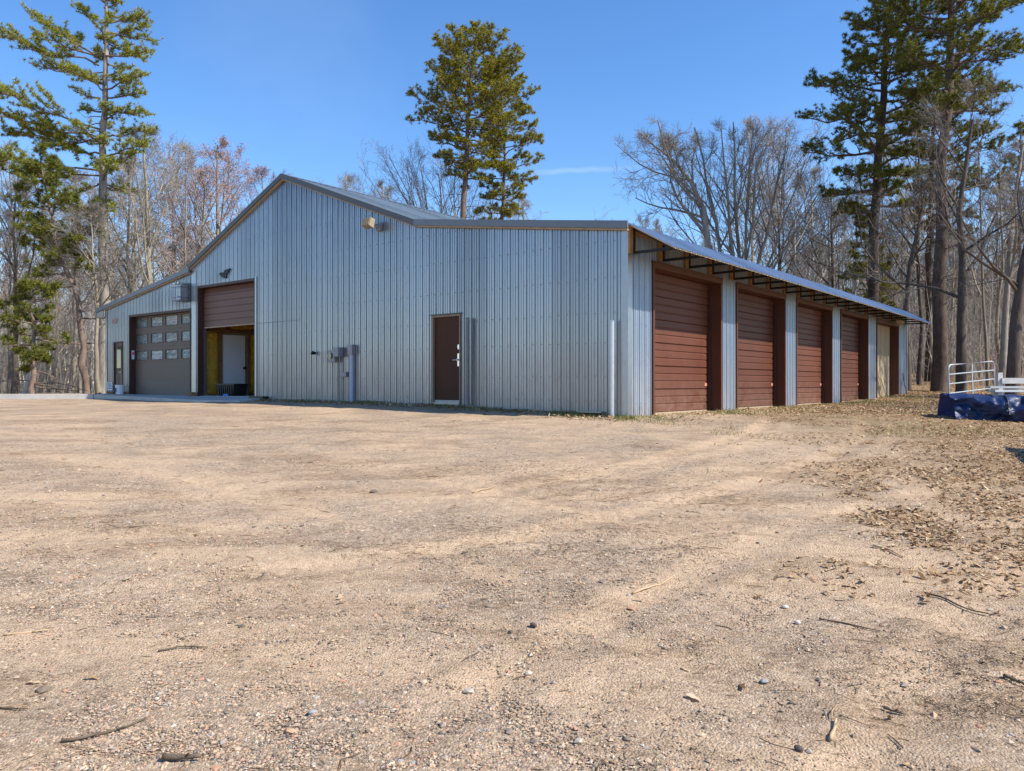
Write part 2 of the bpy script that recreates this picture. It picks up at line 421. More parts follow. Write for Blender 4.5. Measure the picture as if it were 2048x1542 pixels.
# leaf mould towards the wood on the right, grass by the walls
xm = t.math('ADD', xyz[0], t.math('MULTIPLY', t.math('SUBTRACT', mid, .5), 9.))
ym = t.math('ADD', xyz[1], t.math('MULTIPLY', t.math('SUBTRACT', big, .5), 10.))
wood = t.math('MULTIPLY', t.ramp(t.math('DIVIDE', xm, 20.), [(.16, 0.), (.42, 1.)]), t.ramp(t.math('DIVIDE', ym, 40.), [(.25, 0.), (.42, 1.)]))
far = t.ramp(t.math('DIVIDE', ym, 60.), [(.55, 0.), (.7, 1.)])
wood = t.math('MAXIMUM', wood, far)
mould = t.ramp(t.noise(p, 14, 6, .75), [(.3, (.10, .06, .03)), (.5, (.27, .17, .085)), (.75, (.46, .32, .18))])
col = t.mix(t.math('MULTIPLY', wood, .85), col, mould)
gr = t.math('MULTIPLY', wood, t.ramp(t.noise(p, .5, 5, .6), [(.52, 0.), (.66, .6)]))
col = t.mix(gr, col, (.16, .16, .05))
ht = t.math('ADD', t.math('ADD', t.math('MULTIPLY', fine, 1.), t.math('MULTIPLY', grit, .55)), t.math('MULTIPLY', vc.outputs['Distance'], -.5))
t.bump(ht, 1., .018)
lv = t.n('ShaderNodeAttribute', attribute_name='leafy').outputs['Fac']
col = t.mix(t.math('MULTIPLY', lv, .75), col, mould)
M['ground'] = t.set(col, .95, 0, .15)
g = np_mesh('ground', np.stack([gx, gy, gz], -1).reshape(-1, 3), [quads], M['ground'], smooth=True)
tag(g, kind='structure')
at_ = g.data.attributes.new('track', 'FLOAT', 'POINT'); at_.data.foreach_set('value', track(gx, gy).astype(np.float32).ravel())
at_ = g.data.attributes.new('leafy', 'FLOAT', 'POINT'); at_.data.foreach_set('value', np.where(np.abs(gx) < 60, leafd(gx, gy), 0).astype(np.float32).ravel())

# ------------------------------------------------------------------ building
bld = empty('metal_building', (BX, BY, 0), BROT, 'long galvanised steel workshop with brown overhead doors and lean-to wings', 'building')
PITCH = .229
def profile(a0, a1):
    """(position, outward offset) break points of the ribbed sheet"""
    pts = []; k0 = math.floor(a0/PITCH)-1
    for k in range(k0, math.ceil(a1/PITCH)+1):
        b = k*PITCH
        for d, o in ((0, 0), (.007, .023), (.029, .023), (.036, 0), (.090, 0), (.095, .011), (.112, .011), (.117, 0), (.156, 0), (.161, .011), (.178, .011), (.183, 0)):
            pts.append((b+d, o))
    A = np.array(pts); return A
def ribbed_wall(a0, a1, zb, ztop, openings, breaks, put):
    A = profile(a0, a1)
    cuts = sorted(set([a0, a1] + [c for o in openings for c in o[:2]] + list(breaks)))
    pos = np.array(sorted(set([round(float(q), 4) for q in A[:,0] if a0 < q < a1] + cuts)))
    off = np.interp(pos, A[:,0], A[:,1])
    mb = MB()
    for i in range(len(pos)-1):
        p0, p1, o0, o1 = pos[i], pos[i+1], off[i], off[i+1]; m = (p0+p1)/2
        spans = [(zb, None)]
        for (q0, q1, z0, z1) in openings:
            if q0 < m < q1:
                spans = []
                if z0 > zb: spans.append((zb, z0))
                spans.append((z1, None))
        for lo, hi in spans:
            h0, h1_ = (ztop(p0), ztop(p1)) if hi is None else (hi, hi)
            mb.quad(put(p0, o0, lo), put(p1, o1, lo), put(p1, o1, h1_), put(p0, o0, h0))
    return mb
def screws(mb, a0, a1, rows, put, ztop, openings, rng):
    k = math.ceil(a0/PITCH)
    while k*PITCH < a1-.05:
        for z in rows:
            a = k*PITCH + .065 + rng.uniform(-.006, .006); zz = z + rng.uniform(-.012, .012)
            if zz > ztop(a)-.1 or any(q0-.02 < a < q1+.02 and z0 < zz < z1+.03 for q0, q1, z0, z1 in openings): continue
            s = .009; c = [put(a-s, .001, zz-s), put(a+s, .001, zz-s), put(a+s, .001, zz+s), put(a-s, .001, zz+s)]
            e = [put(a-s, .012, zz-s), put(a+s, .012, zz-s), put(a+s, .012, zz+s), put(a-s, .012, zz+s)]
            n = len(mb.v); mb.v += c+e
            for f in ((4,5,6,7),(0,1,5,4),(1,2,6,5),(2,3,7,6),(3,0,4,7)): mb.f.append(tuple(n+i for i in f))
        k += 1
def screw_mat(o, n0):
    o.data.materials.append(M['screw'])
    ix = np.zeros(len(o.data.polygons), dtype=np.int32); ix[n0:] = 1; o.data.polygons.foreach_set('material_index', ix); return o
M['screw'] = paint('screw_washers', (.19, .195, .20), .5, .3)
RT = [(-.08, 4.79), (5.91, 5.60), (11.31, 7.63), (16.43, 5.47)]
RTL = [(16.36, 5.39), (23.1, 4.43)]
def rtop(tt):
    if tt <= 16.38: return float(np.interp(tt, [a for a, b in RT], [b for a, b in RT])) - .07
    return float(np.interp(tt, [a for a, b in RTL], [b for a, b in RTL])) - .07
LEN, WID = 24.54, 22.5
OPG = [(4.45, 5.39, 1.10, 3.25), (12.77, 16.02, .8, 4.79), (16.44, 20.68, .8, 4.10), (21.15, 21.87, 1.2, 3.17)]
OPS = [(.99, 4.49, .8, 4.18), (5.39, 8.96, .8, 4.18), (9.88, 13.45, .8, 4.18), (14.42, 17.97, .8, 4.18), (19.22, 22.88, .8, 4.18)]
rng = random.Random(5)
pg = lambda a, o, z: (-o, a, z)
mb = ribbed_wall(0, WID, .86, rtop, OPG, [5.91, 11.31, 16.37, 16.39], pg)
nwall = len(mb.f); screws(mb, .1, WID, [1.25, 1.75, 2.45, 3.05, 3.75, 4.5, 5.2, 6.0, 6.8], pg, rtop, OPG, rng)
# lapped joint and odd sheet over the roller door side
mb.box(-.024, 10.6, 3.41, -.018, 12.74, 3.425)
wall = screw_mat(mb.build('gable_wall', M['gable'], bld), nwall)
ps = lambda a, o, z: (a, -o, z)
mb = ribbed_wall(0, LEN, .88, lambda a: 4.70, OPS, [], ps)
nwall = len(mb.f); screws(mb, .05, LEN, [1.2, 2.0, 2.8, 3.6], ps, lambda a: 4.7, OPS, rng)
screw_mat(mb.build('side_wall', M['side'], bld), nwall)
mb = ribbed_wall(0, LEN, .86, lambda a: 4.36, [], [], lambda a, o, z: (a, WID+o, z)); mb.build('side_wall', M['side'], bld)
mb = ribbed_wall(0, WID, .86, rtop, [], [5.91, 11.31, 16.37, 16.39], lambda a, o, z: (LEN+o, a, z)); mb.build('back_wall', M['gable'], bld)
# roofs: ribbed along the building, each slope one sheet
def roof_sheet(name, p0, p1, x0=-.10, x1=LEN+.10, mat=None, lift=.0):
    A = profile(x0, x1); pos = [q for q in A[:,0] if x0 < q < x1]; pos = [x0]+pos+[x1]; off = np.interp(pos, A[:,0], A[:,1])
    mb = MB()
    for i in range(len(pos)-1):
        a, b = pos[i], pos[i+1]; oa, ob = off[i]+lift, off[i+1]+lift
        mb.quad((a, p0[0], p0[1]+oa), (b, p0[0], p0[1]+ob), (b, p1[0], p1[1]+ob), (a, p1[0], p1[1]+oa))
    return mb.build(name, mat or M['roof'], bld)
roof_sheet('roof', (0.0, 4.80), (5.90, 5.60))
roof_sheet('roof', (5.90, 5.60), (11.31, 7.63))
roof_sheet('roof', (16.45, 5.46), (11.31, 7.63))
roof_sheet('roof', (23.1, 4.43), (16.44, 5.385))
MB().prism([(-.12, 11.05, 7.56), (-.12, 11.31, 7.665), (-.12, 11.57, 7.56), (-.12, 11.31, 7.635)], (LEN+.24, 0, 0)).build('ridge_cap', M['zinc'], bld)
# rake trim along the gable: grey fascia with a thin tan board under it
def rake(a, b, name='rake_trim', top=.035, h=.15, mat='fascia', x0=-.145, x1=-.105, drop=0):
    (t0, z0), (t1, z1) = a, b
    MB().prism([(x0, t0, z0+top-drop), (x0, t1, z1+top-drop), (x0, t1, z1+top-h-drop), (x0, t0, z0+top-h-drop)], (x1-x0, 0, 0)).build(name, M[mat], bld)
M['fascia2'] = paint('blue_grey_rake_trim', (.16, .175, .195), .45, .4, .1)
rake((-.08, 4.79), (5.905, 5.60), mat='fascia2'); rake((5.905, 5.60), (11.31, 7.63)); rake((11.31, 7.63), (16.47, 5.455)); rake((16.36, 5.39), (23.1, 4.43), mat='fascia2')
for a, b in (((-.06, 4.79), (5.905, 5.60)), ((5.905, 5.60), (11.31, 7.63)), ((11.31, 7.63), (16.45, 5.46)), ((16.40, 5.385), (22.5, 4.515))):
    rake(a, b, 'rake_board', 0, .035, 'tan', -.104, -.022, .115)
# soffit and box end of the left wing's eave
MB().box(-.10, 22.54, 4.10, LEN, 23.08, 4.14).build('soffit', M['tan'], bld)
MB().prism([(-.10, 22.53, 4.145), (-.10, 23.08, 4.145), (-.10, 23.08, 4.32), (-.10, 22.53, 4.40)], (.03, 0, 0)).build('eave_end', M['zinc'], bld)
# corner trims
MB().box(-.03, -.03, .86, .14, -.021, 4.66).box(-.03, -.021, .86, -.022, .10, 4.66).build('corner_trim', M['zinc'], bld)
MB().box(-.034, 22.40, .9, -.022, 22.53, 4.38).box(-.034, 22.531, .9, .1, 22.54, 4.38).build('corner_trim', M['zinc'], bld)
MB().box(LEN-.12, -.035, .86, LEN+.03, -.023, 4.62).box(LEN+.02, -.022, .86, LEN+.031, .2, 4.62).build('corner_trim', M['zinc'], bld)
MB().box(-.034, 16.10, 1.2, -.022, 16.36, 5.33).build('corner_trim', M['zinc'], bld)
# base angle
MB().box(-.035, .12, .85, -.020, 4.40, .90).build('base_trim', M['zinc'], bld)

# interior: floor, dividing walls, ceiling
MB().box(.02, .40, 1.06, LEN-.02, WID-.02, 1.215).build('floor_slab', M['conc'], bld)
MB().box(.5, 16.44, 1.22, 12, 16.52, 5.3).build('partition_wall', M['dark'], bld)
MB().box(.5, 9.5, 1.22, 12, 9.58, 5.4).box(12, 9.5, 1.22, 12.1, 16.5, 5.4).box(.3, .5, 1.1, 24, .58, 4.6).build('partition_wall', M['dark'], bld)
MB().box(.5, 9.6, 5.40, 12, 16.43, 5.45).build('ceiling', M['dark'], bld)
# foam bays on the partition seen through the open door (side facing the opening)
def foam(x0, x1, z0, z1, seed):
    n, m = max(4, int((x1-x0)/.05)), max(4, int((z1-z0)/.05))
    X, Z = np.meshgrid(np.linspace(x0, x1, n), np.linspace(z0, z1, m))
    e = np.minimum(np.minimum(X-x0, x1-X), np.minimum(Z-z0, z1-Z)); 
    Y = 16.43 - np.clip(e/.06, 0, 1)*.05 - .05*fbm(X*5, Z*5, seed)*np.clip(e/.06, 0, 1)
    i = np.arange(n*m).reshape(m, n)
    np_mesh('foam_insulation', np.stack([X, Y, Z], -1).reshape(-1, 3), [np.stack([i[:-1,:-1], i[:-1,1:], i[1:,1:], i[1:,:-1]], -1).reshape(-1, 4)], M['foam'], bld, True)
foam(.52, .95, 1.24, 3.36, 1); foam(.52, 1.25, 3.46, 4.4, 2); foam(1.38, 2.7, 3.46, 4.4, 3); foam(2.12, 2.7, 1.24, 3.36, 4); foam(2.8, 5.5, 1.24, 4.4, 6)
MB().box(.96, 16.30, 1.22, 1.05, 16.43, 3.36).box(1.26, 16.34, 3.46, 1.37, 16.43, 4.4).box(2.0, 16.3, 1.22, 2.10, 16.43, 3.36).box(.5, 16.31, 3.365, 5.5, 16.43, 3.455).build('framing', M['iwood'], bld)
idoor = MB().box(1.07, 16.36, 1.24, 1.95, 16.40, 3.28).build('interior_door', M['white'], bld)
MB().tube([(1.88, 16.36, 2.15), (1.88, 16.30, 2.15)], .02, 8).tube([(1.88, 16.32, 2.15), (1.88, 16.26, 2.15)], .045, 12).build('door_knob', M['black'], idoor)
MB().box(1.055, 16.35, 2.95, 1.075, 16.36, 3.05).build('hinge', M['zinc'], idoor); MB().box(1.055, 16.35, 2.1, 1.075, 16.36, 2.2).build('hinge', M['zinc'], idoor)

# --- open roller door of the main bay
def frame_g(t0, t1, zt, d, mat='brown_dark', w=.05, zb=1.2):
    m = MB(); m.box(-.03, t1-w, zb, d, t1, zt-.081); m.box(-.03, t0, zb, d, t0+w, zt-.081)
    m.box(-.03, t0, zt-.08, d, t1, zt)
    return m.build('door_frame', M[mat], bld)
frame_g(12.77, 16.02, 4.79, .26)
MB().box(-.036, 12.69, 1.2, -.022, 12.77, 4.83).build('jamb_trim', M['zinc'], bld)
MB().box(.18, 12.83, 4.55, .24, 15.96, 4.70).build('door_header', M['brown'], bld)
def slat_door(a0, a1, z0, z1, put, pitch, depth, name, mat, grooves):
    """horizontal profile extruded across"""
    prof = []; z = z0
    while z < z1-.001:
        for dz, o in grooves:
            if z+dz*pitch < z1: prof.append((z+dz*pitch, o*depth))
        z += pitch
    prof.append((z1, 0))
    m = MB()
    for (za, oa), (zb_, ob) in zip(prof[:-1], prof[1:]):
        m.quad(put(a0, oa, za), put(a1, oa, za), put(a1, ob, zb_), put(a0, ob, zb_))
    m.quad(put(a0, -.03, z0), put(a1, -.03, z0), put(a1, 0, z0), put(a0, 0, z0))
    return m.build(name, mat, bld)
roll = slat_door(12.83, 15.96, 3.46, 4.66, lambda a, o, z: (.20-o, a, z), .205, .022, 'roller_door', M['roll'], [(0, 0), (.02, 1), (.86, 1), (.91, 0), (.97, 0)])
MB().box(.17, 12.84, 3.42, .215, 15.95, 3.458).build('bottom_bar', M['tan'], roll)
MB().box(.17, 15.93, 1.22, .25, 15.965, 3.4).build('guide_rail', M['zinc'], bld)
MB().box(-.05, 12.05, 1.16, -.25, 12.75, 1.24).build('door_stop', M['blackp'], bld)
MB().box(-.05, 16.05, 1.22, -.22, 16.42, 1.33).build('kick_block', M['iwood'], bld)

# --- glazed garage door of the left wing
frame_g(16.44, 20.68, 4.10, .25)
gd = MB()
cols = [(19.73, 20.57), (19.51, 18.67), (18.5, 17.66), (17.43, 16.59)]; cols = [(min(c), max(c)) for c in cols]
rows = [(3.62, 3.98), (3.04, 3.40), (2.45, 2.80)]
xd = .20
zcut = [1.22, 1.785, 1.795] + [2.36, 2.37] + sorted([z for r in rows for z in r]) + [2.92, 2.93, 3.51, 3.52, 4.03]
zcut = sorted(set(zcut)); tcut = sorted(set([16.49, 20.63] + [c for q in cols for c in q]))
for i in range(len(zcut)-1):
    z0, z1 = zcut[i], zcut[i+1]; zm = (z0+z1)/2
    rec = .012 if z1-z0 < .012 else 0.
    for j in range(len(tcut)-1):
        t0, t1 = tcut[j], tcut[j+1]; tm = (t0+t1)/2
        if any(a < tm < b for a, b in cols) and any(a < zm < b for a, b in rows): continue
        gd.quad((xd+rec, t0, z0), (xd+rec, t1, z0), (xd+rec, t1, z1), (xd+rec, t0, z1))
gdo = gd.build('garage_door', M['taupe'], bld)
for a, b in cols:
    for z0, z1 in rows:
        fr = MB()
        for (q0, q1, w0, w1) in ((a, b, z0, z0+.022), (a, b, z1-.022, z1), (a, a+.022, z0+.022, z1-.022), (b-.022, b, z0+.022, z1-.022)):
            fr.box(xd-.012, q0, w0, xd+.03, q1, w1)
        f_ = fr.build('window_frame', M['brown_dark'], gdo)
        MB().box(xd+.012, a+.02, z0+.02, xd+.02, b-.02, z1-.02).build('pane', M['glass'], gdo)
MB().box(.05, 20.615, 2.5, .14, 20.632, 2.82).build('notice', M['paper'], bld)
MB().box(.06, 20.611, 2.66, .13, 20.614, 2.76).build('notice_print', M['redink'], bld)

# --- small entry door of the left wing
pd = MB().box(.02, 21.20, 1.25, .06, 21.82, 3.12)
for a, b in ((21.28, 21.46), (21.56, 21.74)): pd.box(.008, a, 1.42, .019, b, 1.95)
pdo = pd.build('entry_door', M['taupe'], bld, .004)
MB().box(-.03, 21.82, 1.22, .07, 21.87, 3.17).box(-.03, 21.15, 1.22, .07, 21.20, 3.17).box(-.03, 21.20, 3.121, .07, 21.82, 3.17).build('door_frame', M['brown_dark'], bld)
MB().box(.005, 21.30, 2.14, .019, 21.72, 3.02).build('window_frame', M['brown_dark'], pdo)
MB().box(-.001, 21.35, 2.19, .004, 21.67, 2.97).build('pane', M['dglass'], pdo)
MB().tube([(.02, 21.27, 2.03), (-.05, 21.27, 2.03)], .02, 8).tube([(-.05, 21.27, 2.03), (-.05, 21.40, 2.03)], .014, 8).build('handle', M['chrome'], pdo)
for q0, q1 in ((20.70, 21.10), (21.9, 22.42)): MB().box(-.04, q0, 1.20, -.026, q1, 1.32).build('kick_board', M['iwood'], bld)

# --- plain walk door in the gable
wd = MB().box(.025, 4.50, 1.16, .06, 5.34, 3.20).build('walk_door', M['walk'], bld)
MB().box(-.035, 4.46, 1.12, .07, 4.495, 3.25).box(-.035, 5.345, 1.12, .07, 5.38, 3.25).box(-.035, 4.495, 3.201, .07, 5.345, 3.25).build('door_frame', M['fframe'], bld)
MB().box(-.06, 4.42, 3.255, .0, 5.43, 3.275).build('drip_cap', M['fascia'], bld)
MB().box(-.05, 4.495, 1.10, .06, 5.345, 1.155).build('threshold', M['zinc'], bld)
MB().box(.012, 4.52, 2.02, .024, 4.59, 2.32).tube([(.02, 4.555, 2.17), (-.05, 4.555, 2.17)], .022, 10).tube([(-.05, 4.54, 2.17), (-.05, 4.68, 2.165)], .013, 8).build('lever_handle', M['chrome'], wd)
MB().box(.012, 4.51, 2.42, .024, 4.58, 2.53).tube([(.02, 4.545, 2.475), (-.01, 4.545, 2.475)], .028, 12).build('deadbolt', M['chrome'], wd)

# --- side wall doors under the awning
door_g = [(0, 0), (.035, 1), (.30, 1), (.33, .25), (.36, .25), (.39, 1), (.62, 1), (.65, .25), (.68, .25), (.71, 1), (.965, 1), (.975, -.3), (.99, -.3)]
for i, (x0, x1, zb, zt) in enumerate(OPS):
    m = MB()
    m.box(x0, -.045, .93, x0+.07, .36, 4.039).box(x1-.07, -.045, .93, x1, .36, 4.039).box(x0-.02, -.05, 4.04, x1+.02, .36, 4.18)
    m.build('door_frame', M['brown'], bld)
    if i < 4:
        d = slat_door(x0+.072, x1-.072, .975, 4.038, lambda a, o, z: (a, .31-o, z), .51, .020, 'overhead_door', M['brown_door'], door_g)
        MB().box(x1-.30, .278, 1.55, x1-.17, .288, 1.62).build('sticker', M['orange'], d)
        MB().box(x0+.072, .285, .945, x1-.072, .34, .974).build('bottom_seal', M['tan'], d)
        MB().box(x1-.11, .20, .96, x1-.072, .28, 3.9).build('guide_rail', M['brown_dark'], bld)
# last bay closed with a tan ribbed sheet
x0, x1 = 19.29, 22.81
m = MB(); n = 90; pr = [(x0+(x1-x0)*i/n, .31+.03*math.sin(i*1.05)+.02*math.sin(i*.31)) for i in range(n+1)]
for (a, ya), (b, yb_) in zip(pr[:-1], pr[1:]): m.quad((a, ya, .95), (b, yb_, .95), (b, yb_, 4.04), (a, ya, 4.04))
m.build('closing_sheet', M['sheet'], bld)

# --- awning over the side doors
aw = roof_sheet('awning_roof', (-1.06, 4.205), (-.01, 4.80), -.04, LEN-.15, M['awning'])
deck = MB().prism([(-.02, -1.04, 4.19), (-.02, -.03, 4.763), (-.02, -.03, 4.783), (-.02, -1.04, 4.21)], (LEN-.15, 0, 0)).build('awning_deck', M['deck'], bld)
br = [.10+1.249*i for i in range(20)]
for i, x in enumerate(br):
    if x > LEN-.2: x = LEN-.3
    m = MB(); w = .062
    m.box(x, -.09, 4.20, x+w, -.035, 4.72)
    m.box(x, -.90, 4.20, x+w, -.091, 4.25)
    m.prism([(x+.001, -.985, 4.175), (x+.001, -.985, 4.215), (x+.001, -.089, 4.725), (x+.001, -.089, 4.67)], (w-.002, 0, 0))
    m.build('bracket', M['black'], bld)
    MB().box(x-.13, -.075, 4.20, x-.005, -.030, 4.76).build('bracket_stud', M['stud'], bld)
MB().box(-.02, -.045, 4.60, LEN-.2, -.024, 4.74).build('ledger_board', M['stud'], bld)
MB().prism([(21.3, -.45, 4.23), (21.85, -.45, 4.34), (21.95, -.45, 4.14), (21.6, -.45, 4.06)], (0, .2, 0)).build('wasp_nest', M['tan'], bld)

# --- fittings bolted to the gable
fl = MB()
fl.prism([(-.22, 7.20, 5.60), (-.22, 7.20, 5.79), (-.36, 7.20, 5.82), (-.43, 7.20, 5.61), (-.28, 7.20, 5.55)], (0, .28, 0))
flo = fl.build('flood_light', M['lampbody'], bld, .012)
MB().prism([(-.367, 7.22, 5.805), (-.433, 7.22, 5.625), (-.447, 7.22, 5.630), (-.381, 7.22, 5.81)], (0, .24, 0)).build('lens', M['lens'], flo)
MB().box(-.10, 7.14, 5.52, -.02, 7.30, 5.70).tube([(-.1, 7.22, 5.62), (-.24, 7.28, 5.66)], .035, 8).build('mounting_box', M['greybox'], flo)
vt = MB().box(-.34, 16.52, 4.36, -.022, 16.80, 4.86).build('vent_hood', M['zinc'], bld, .01)
cg = MB()
for z in (4.34, 4.45, 4.78, 4.90):
    cg.tube([(-.03, 16.48, z), (-.46, 16.48, z), (-.46, 16.90, z), (-.03, 16.90, z)], .012, 6)
for y in (16.48, 16.62, 16.76, 16.90): cg.tube([(-.46, y, 4.33), (-.46, y, 4.91)], .010, 6)
cg.build('guard_cage', M['zinc'], vt)
MB().box(-.05, 16.42, 4.32, -.023, 16.96, 4.93).build('back_plate', M['fascia'], vt)
mt = MB().box(-.16, 8.89, 2.19, -.022, 9.19, 2.51).build('meter_box', M['greybox'], bld, .008)
MB().tube([(-.16, 9.06, 2.36), (-.20, 9.06, 2.36)], .085, 18).build('meter_dial', M['dglass'], mt)
MB().tube([(-.158, 9.06, 2.36), (-.172, 9.06, 2.36)], .10, 18).build('dial_ring', M['zinc'], mt)
mt = MB().box(-.20, 8.70, 2.33, -.022, 8.91, 2.58).build('junction_box', M['greybox'], bld, .008)
MB().tube([(-.07, 8.79, 2.35), (-.07, 8.79, 1.6), (-.07, 8.80, 1.08)], .022, 8).build('conduit', M['greybox'], mt)
mt = MB().box(-.15, 8.19, 2.37, -.022, 8.37, 2.64).build('junction_box', M['greybox'], bld, .008)
MB().tube([(-.085, 8.28, 2.38), (-.085, 8.28, 1.05)], .058, 14).build('conduit', M['pvc'], mt)
MB().box(-.09, 8.50, 1.79, -.022, 8.71, 1.92).build('outlet_box', M['greybox'], bld, .008)
MB().tube([(-.02, 9.88, 2.45), (-.10, 9.90, 2.47), (-.13, 9.93, 2.43)], [.035, .05, .035], 8).build('hose_bib', M['black'], bld)
MB().box(-.2, .5, 1.02, -.03, 1.05, 1.035).build('splash_strip', M['zinc'], bld)

# ------------------------------------------------------------------ things around the building
def world_mb(pts): return [tuple(to_world(*p)) for p in pts]
o = MB()
out = [(335,1030),(355,1020),(383,1026),(388,1010),(410,1003),(443,1000),(440,1012),(428,1016),(421,1035),(410,1046),(403,1075),(385,1072),(365,1060),(350,1045)]
pts = [(-.035, 14.69-.64*(a-335)/108, 5.19-.29*(b-1000)/75) for a, b in out]
o.prism(world_mb(pts), to_world(-.03, 0)-to_world(0, 0)).build('bird_ornament', M['black'])
tag(bpy.data.objects['bird_ornament'], 'black bird silhouette with raised wing fixed above the half open roller door', 'ornament')
o = MB()
for k, (dy, dz, s) in enumerate(((-.09, .02, .07), (.02, .04, .06), (.10, 0, .07), (-.02, -.06, .05), (.07, -.07, .05))):
    pts = [(-.024, 21.70+dy+s*math.cos(a)*(1+.3*math.sin(3*a+k)), 3.96+dz+s*math.sin(a)) for a in np.linspace(0, 2*math.pi, 12, endpoint=False)]
    o.prism(world_mb(pts), (to_world(-.012-.001*k, 0)-to_world(0, 0)))
tag(o.build('wall_ornament', M['rust']), 'small faded reddish ornament high on the left wing siding above the entry door', 'ornament')
def sign(name, t0, t1, z0, z1, label, lines, x=-.045):
    e = empty(name, to_world(x, (t0+t1)/2, z0), BROT, label, 'sign')
    w = (t1-t0)/2; h = z1-z0
    MB().box(-.006, -w, 0, .006, w, h).build('board', M['paper'], e)
    m = MB()
    for (q, a, b) in lines: m.box(-.009, w*a, h*q-.018, -.0065, w*b, h*q+.018)
    m.build('lettering', M['ink'], e)
sign('small_sign', 21.93, 22.32, 1.36, 1.66, 'white sign with blue print at ground left of the entry door', [(.8, -.7, .7), (.55, -.8, .5), (.28, -.8, .8)])
# white pail right of the entry door
e = empty('pail', to_world(-.22, 20.98, 1.225), BROT, 'pale plastic pail with dark print right of the small entry door', 'bucket')
MB().tube([(0,0,0),(0,0,.30),(0,0,.31),(0,0,.34)], [.125,.15,.16,.16], 20).build('body', M['paper'], e)
MB().box(-.155, -.05, .08, -.14, .05, .24).build('printed_label', M['ink'], e)
# pipes standing at the wall
e = empty('pipe_post', to_world(-.12, 4.15, 1.06), 0, 'dark grey steel pipe standing against the wall beside the chocolate walk door', 'post')
MB().tube([(0,0,-.2),(0,0,2.05)], .045, 14).build('pipe', M['post'], e)
MB().tube([(0,0,2.052),(0,0,2.07)], .049, 14).build('cap', M['post'], e)
e = empty('pipe_post', to_world(-.16, .26, .93), 0, 'pale galvanised pipe standing at the near corner of the building', 'post')
MB().tube([(0,0,-.2),(.004,.006,1.93)], .04, 14).build('pipe', M['pipe'], e)
MB().tube([(.004,.006,1.932),(.004,.006,1.945)], .043, 14).build('cap', M['pipe'], e)
# tub inside the open bay
e = empty('storage_tub', to_world(.62, 15.05, 1.22), BROT+.15, 'black plastic tub on the floor of the open bay', 'tub')
m = MB(); n0 = [(-.28,-.42),(.28,-.42),(.28,.42),(-.28,.42)]
for k in range(4):
    a, b = n0[k], n0[(k+1)%4]; s = .84
    m.prism([(a[0]*s,a[1]*s,0),(b[0]*s,b[1]*s,0),(b[0],b[1],.36),(a[0],a[1],.36)], (-.012*(1 if a[0]+b[0] > 0 else -1) if abs(a[0]+b[0]) > .1 else 0, -.012*(1 if a[1]+b[1] > 0 else -1) if abs(a[1]+b[1]) > .1 else 0, 0))
m.box(-.23,-.35,0,.23,.35,.012)
for k in range(7): m.box(-.29, -.30+k*.1-.012, .03, -.245, -.30+k*.1+.012, .33)
m.build('body', M['tub'], e)
m = MB(); m.box(-.31,-.45,.355,-.27,.45,.39).box(.27,-.45,.355,.31,.45,.39).box(-.27,-.45,.355,.27,-.41,.39).box(-.27,.41,.355,.27,.45,.39)
m.build('rim', M['tub'], e)
MB().box(-.33,-.2,0,-.315,.02,.06).build('label_tag', M['bluetag'], e)
e = empty('tool_case', to_world(2.75, 15.6, 1.22), BROT, 'tall brown case standing in the dark inside the open bay', 'case')
MB().box(-.25,-.3,0,.25,.3,1.1).build('body', M['tool'], e, .02)
MB().tube([(-.25,-.1,.9),(-.32,-.1,.9),(-.32,.1,.9),(-.25,.1,.9)], .012, 6).build('handle', M['chrome'], e)

# plywood leaning in the last bay, lath beside it, rebar, rock
e = empty('plywood_sheet', to_world(19.85, .12, .93), BROT, 'weathered split plywood board leaning in the last bay under the awning', 'board')
m = MB(); m.prism([(-.55,-.05,0),(.62,-.05,0),(.70,.08,1.5),(.55,.12,2.05),(-.15,.12,2.15),(-.5,.1,1.95)], (0, .018, 0)); m.build('board', M['ply'], e)
MB().prism([(.1,-.056,.05),(.115,-.056,.05),(.14,.107,1.85),(.13,.107,1.85)], (0, .003, 0)).build('crack', M['dark'], e)
o = MB().tube(world_mb([(21.35, .1, .95), (21.2, .12, 1.25), (20.95, .17, 1.6), (20.8, .2, 1.85)]), [.02, .022, .02, .015], 6).build('wood_lath', M['stick_pale'])
tag(o, 'pale bent lath leaning beside the plywood in the last bay', 'lath')
o = MB()
P = [to_world(23.85-.3*i/60, -.16+.11*i/60, .92+1.15*i/60) for i in range(61)]
o.tube(P, [.014 + (.004 if i % 2 else 0) for i in range(61)], 7)
tag(o.build('rebar_rod', M['rebar']), 'dark ribbed rebar rod leaning on the farthest pillar', 'rod')
w = to_world(18.2, -.16, .93)
rr = np.random.default_rng(3)
def rock_mesh(name, mat, size, loc, seed, subdiv=2):
    import bmesh
    bm = bmesh.new(); bmesh.ops.create_icosphere(bm, subdivisions=subdiv, radius=1)
    rr = random.Random(seed); ph = [rr.uniform(0, 6) for _ in range(6)]
    for v in bm.verts:
        c = v.co; k = 1+.16*math.sin(2.3*c.x+ph[0])+.14*math.sin(2.9*c.y+ph[1])+.12*math.sin(3.3*c.z+ph[2])
        v.co = Vector((c.x*size[0]*k, c.y*size[1]*k, c.z*size[2]*k))
    me = bpy.data.meshes.new(name); bm.to_mesh(me); bm.free(); me.materials.append(mat)
    o = bpy.data.objects.new(name, me); o.location = loc; o.rotation_euler = (0, 0, rr.uniform(0, 6)); return link(o)
o = rock_mesh('drain_elbow', M['blackp'], (.34, .16, .10), w, 4); o.rotation_euler.z = BROT
tag(o, 'low black plastic lump on the ground beside the fourth brown door', 'drain piece')

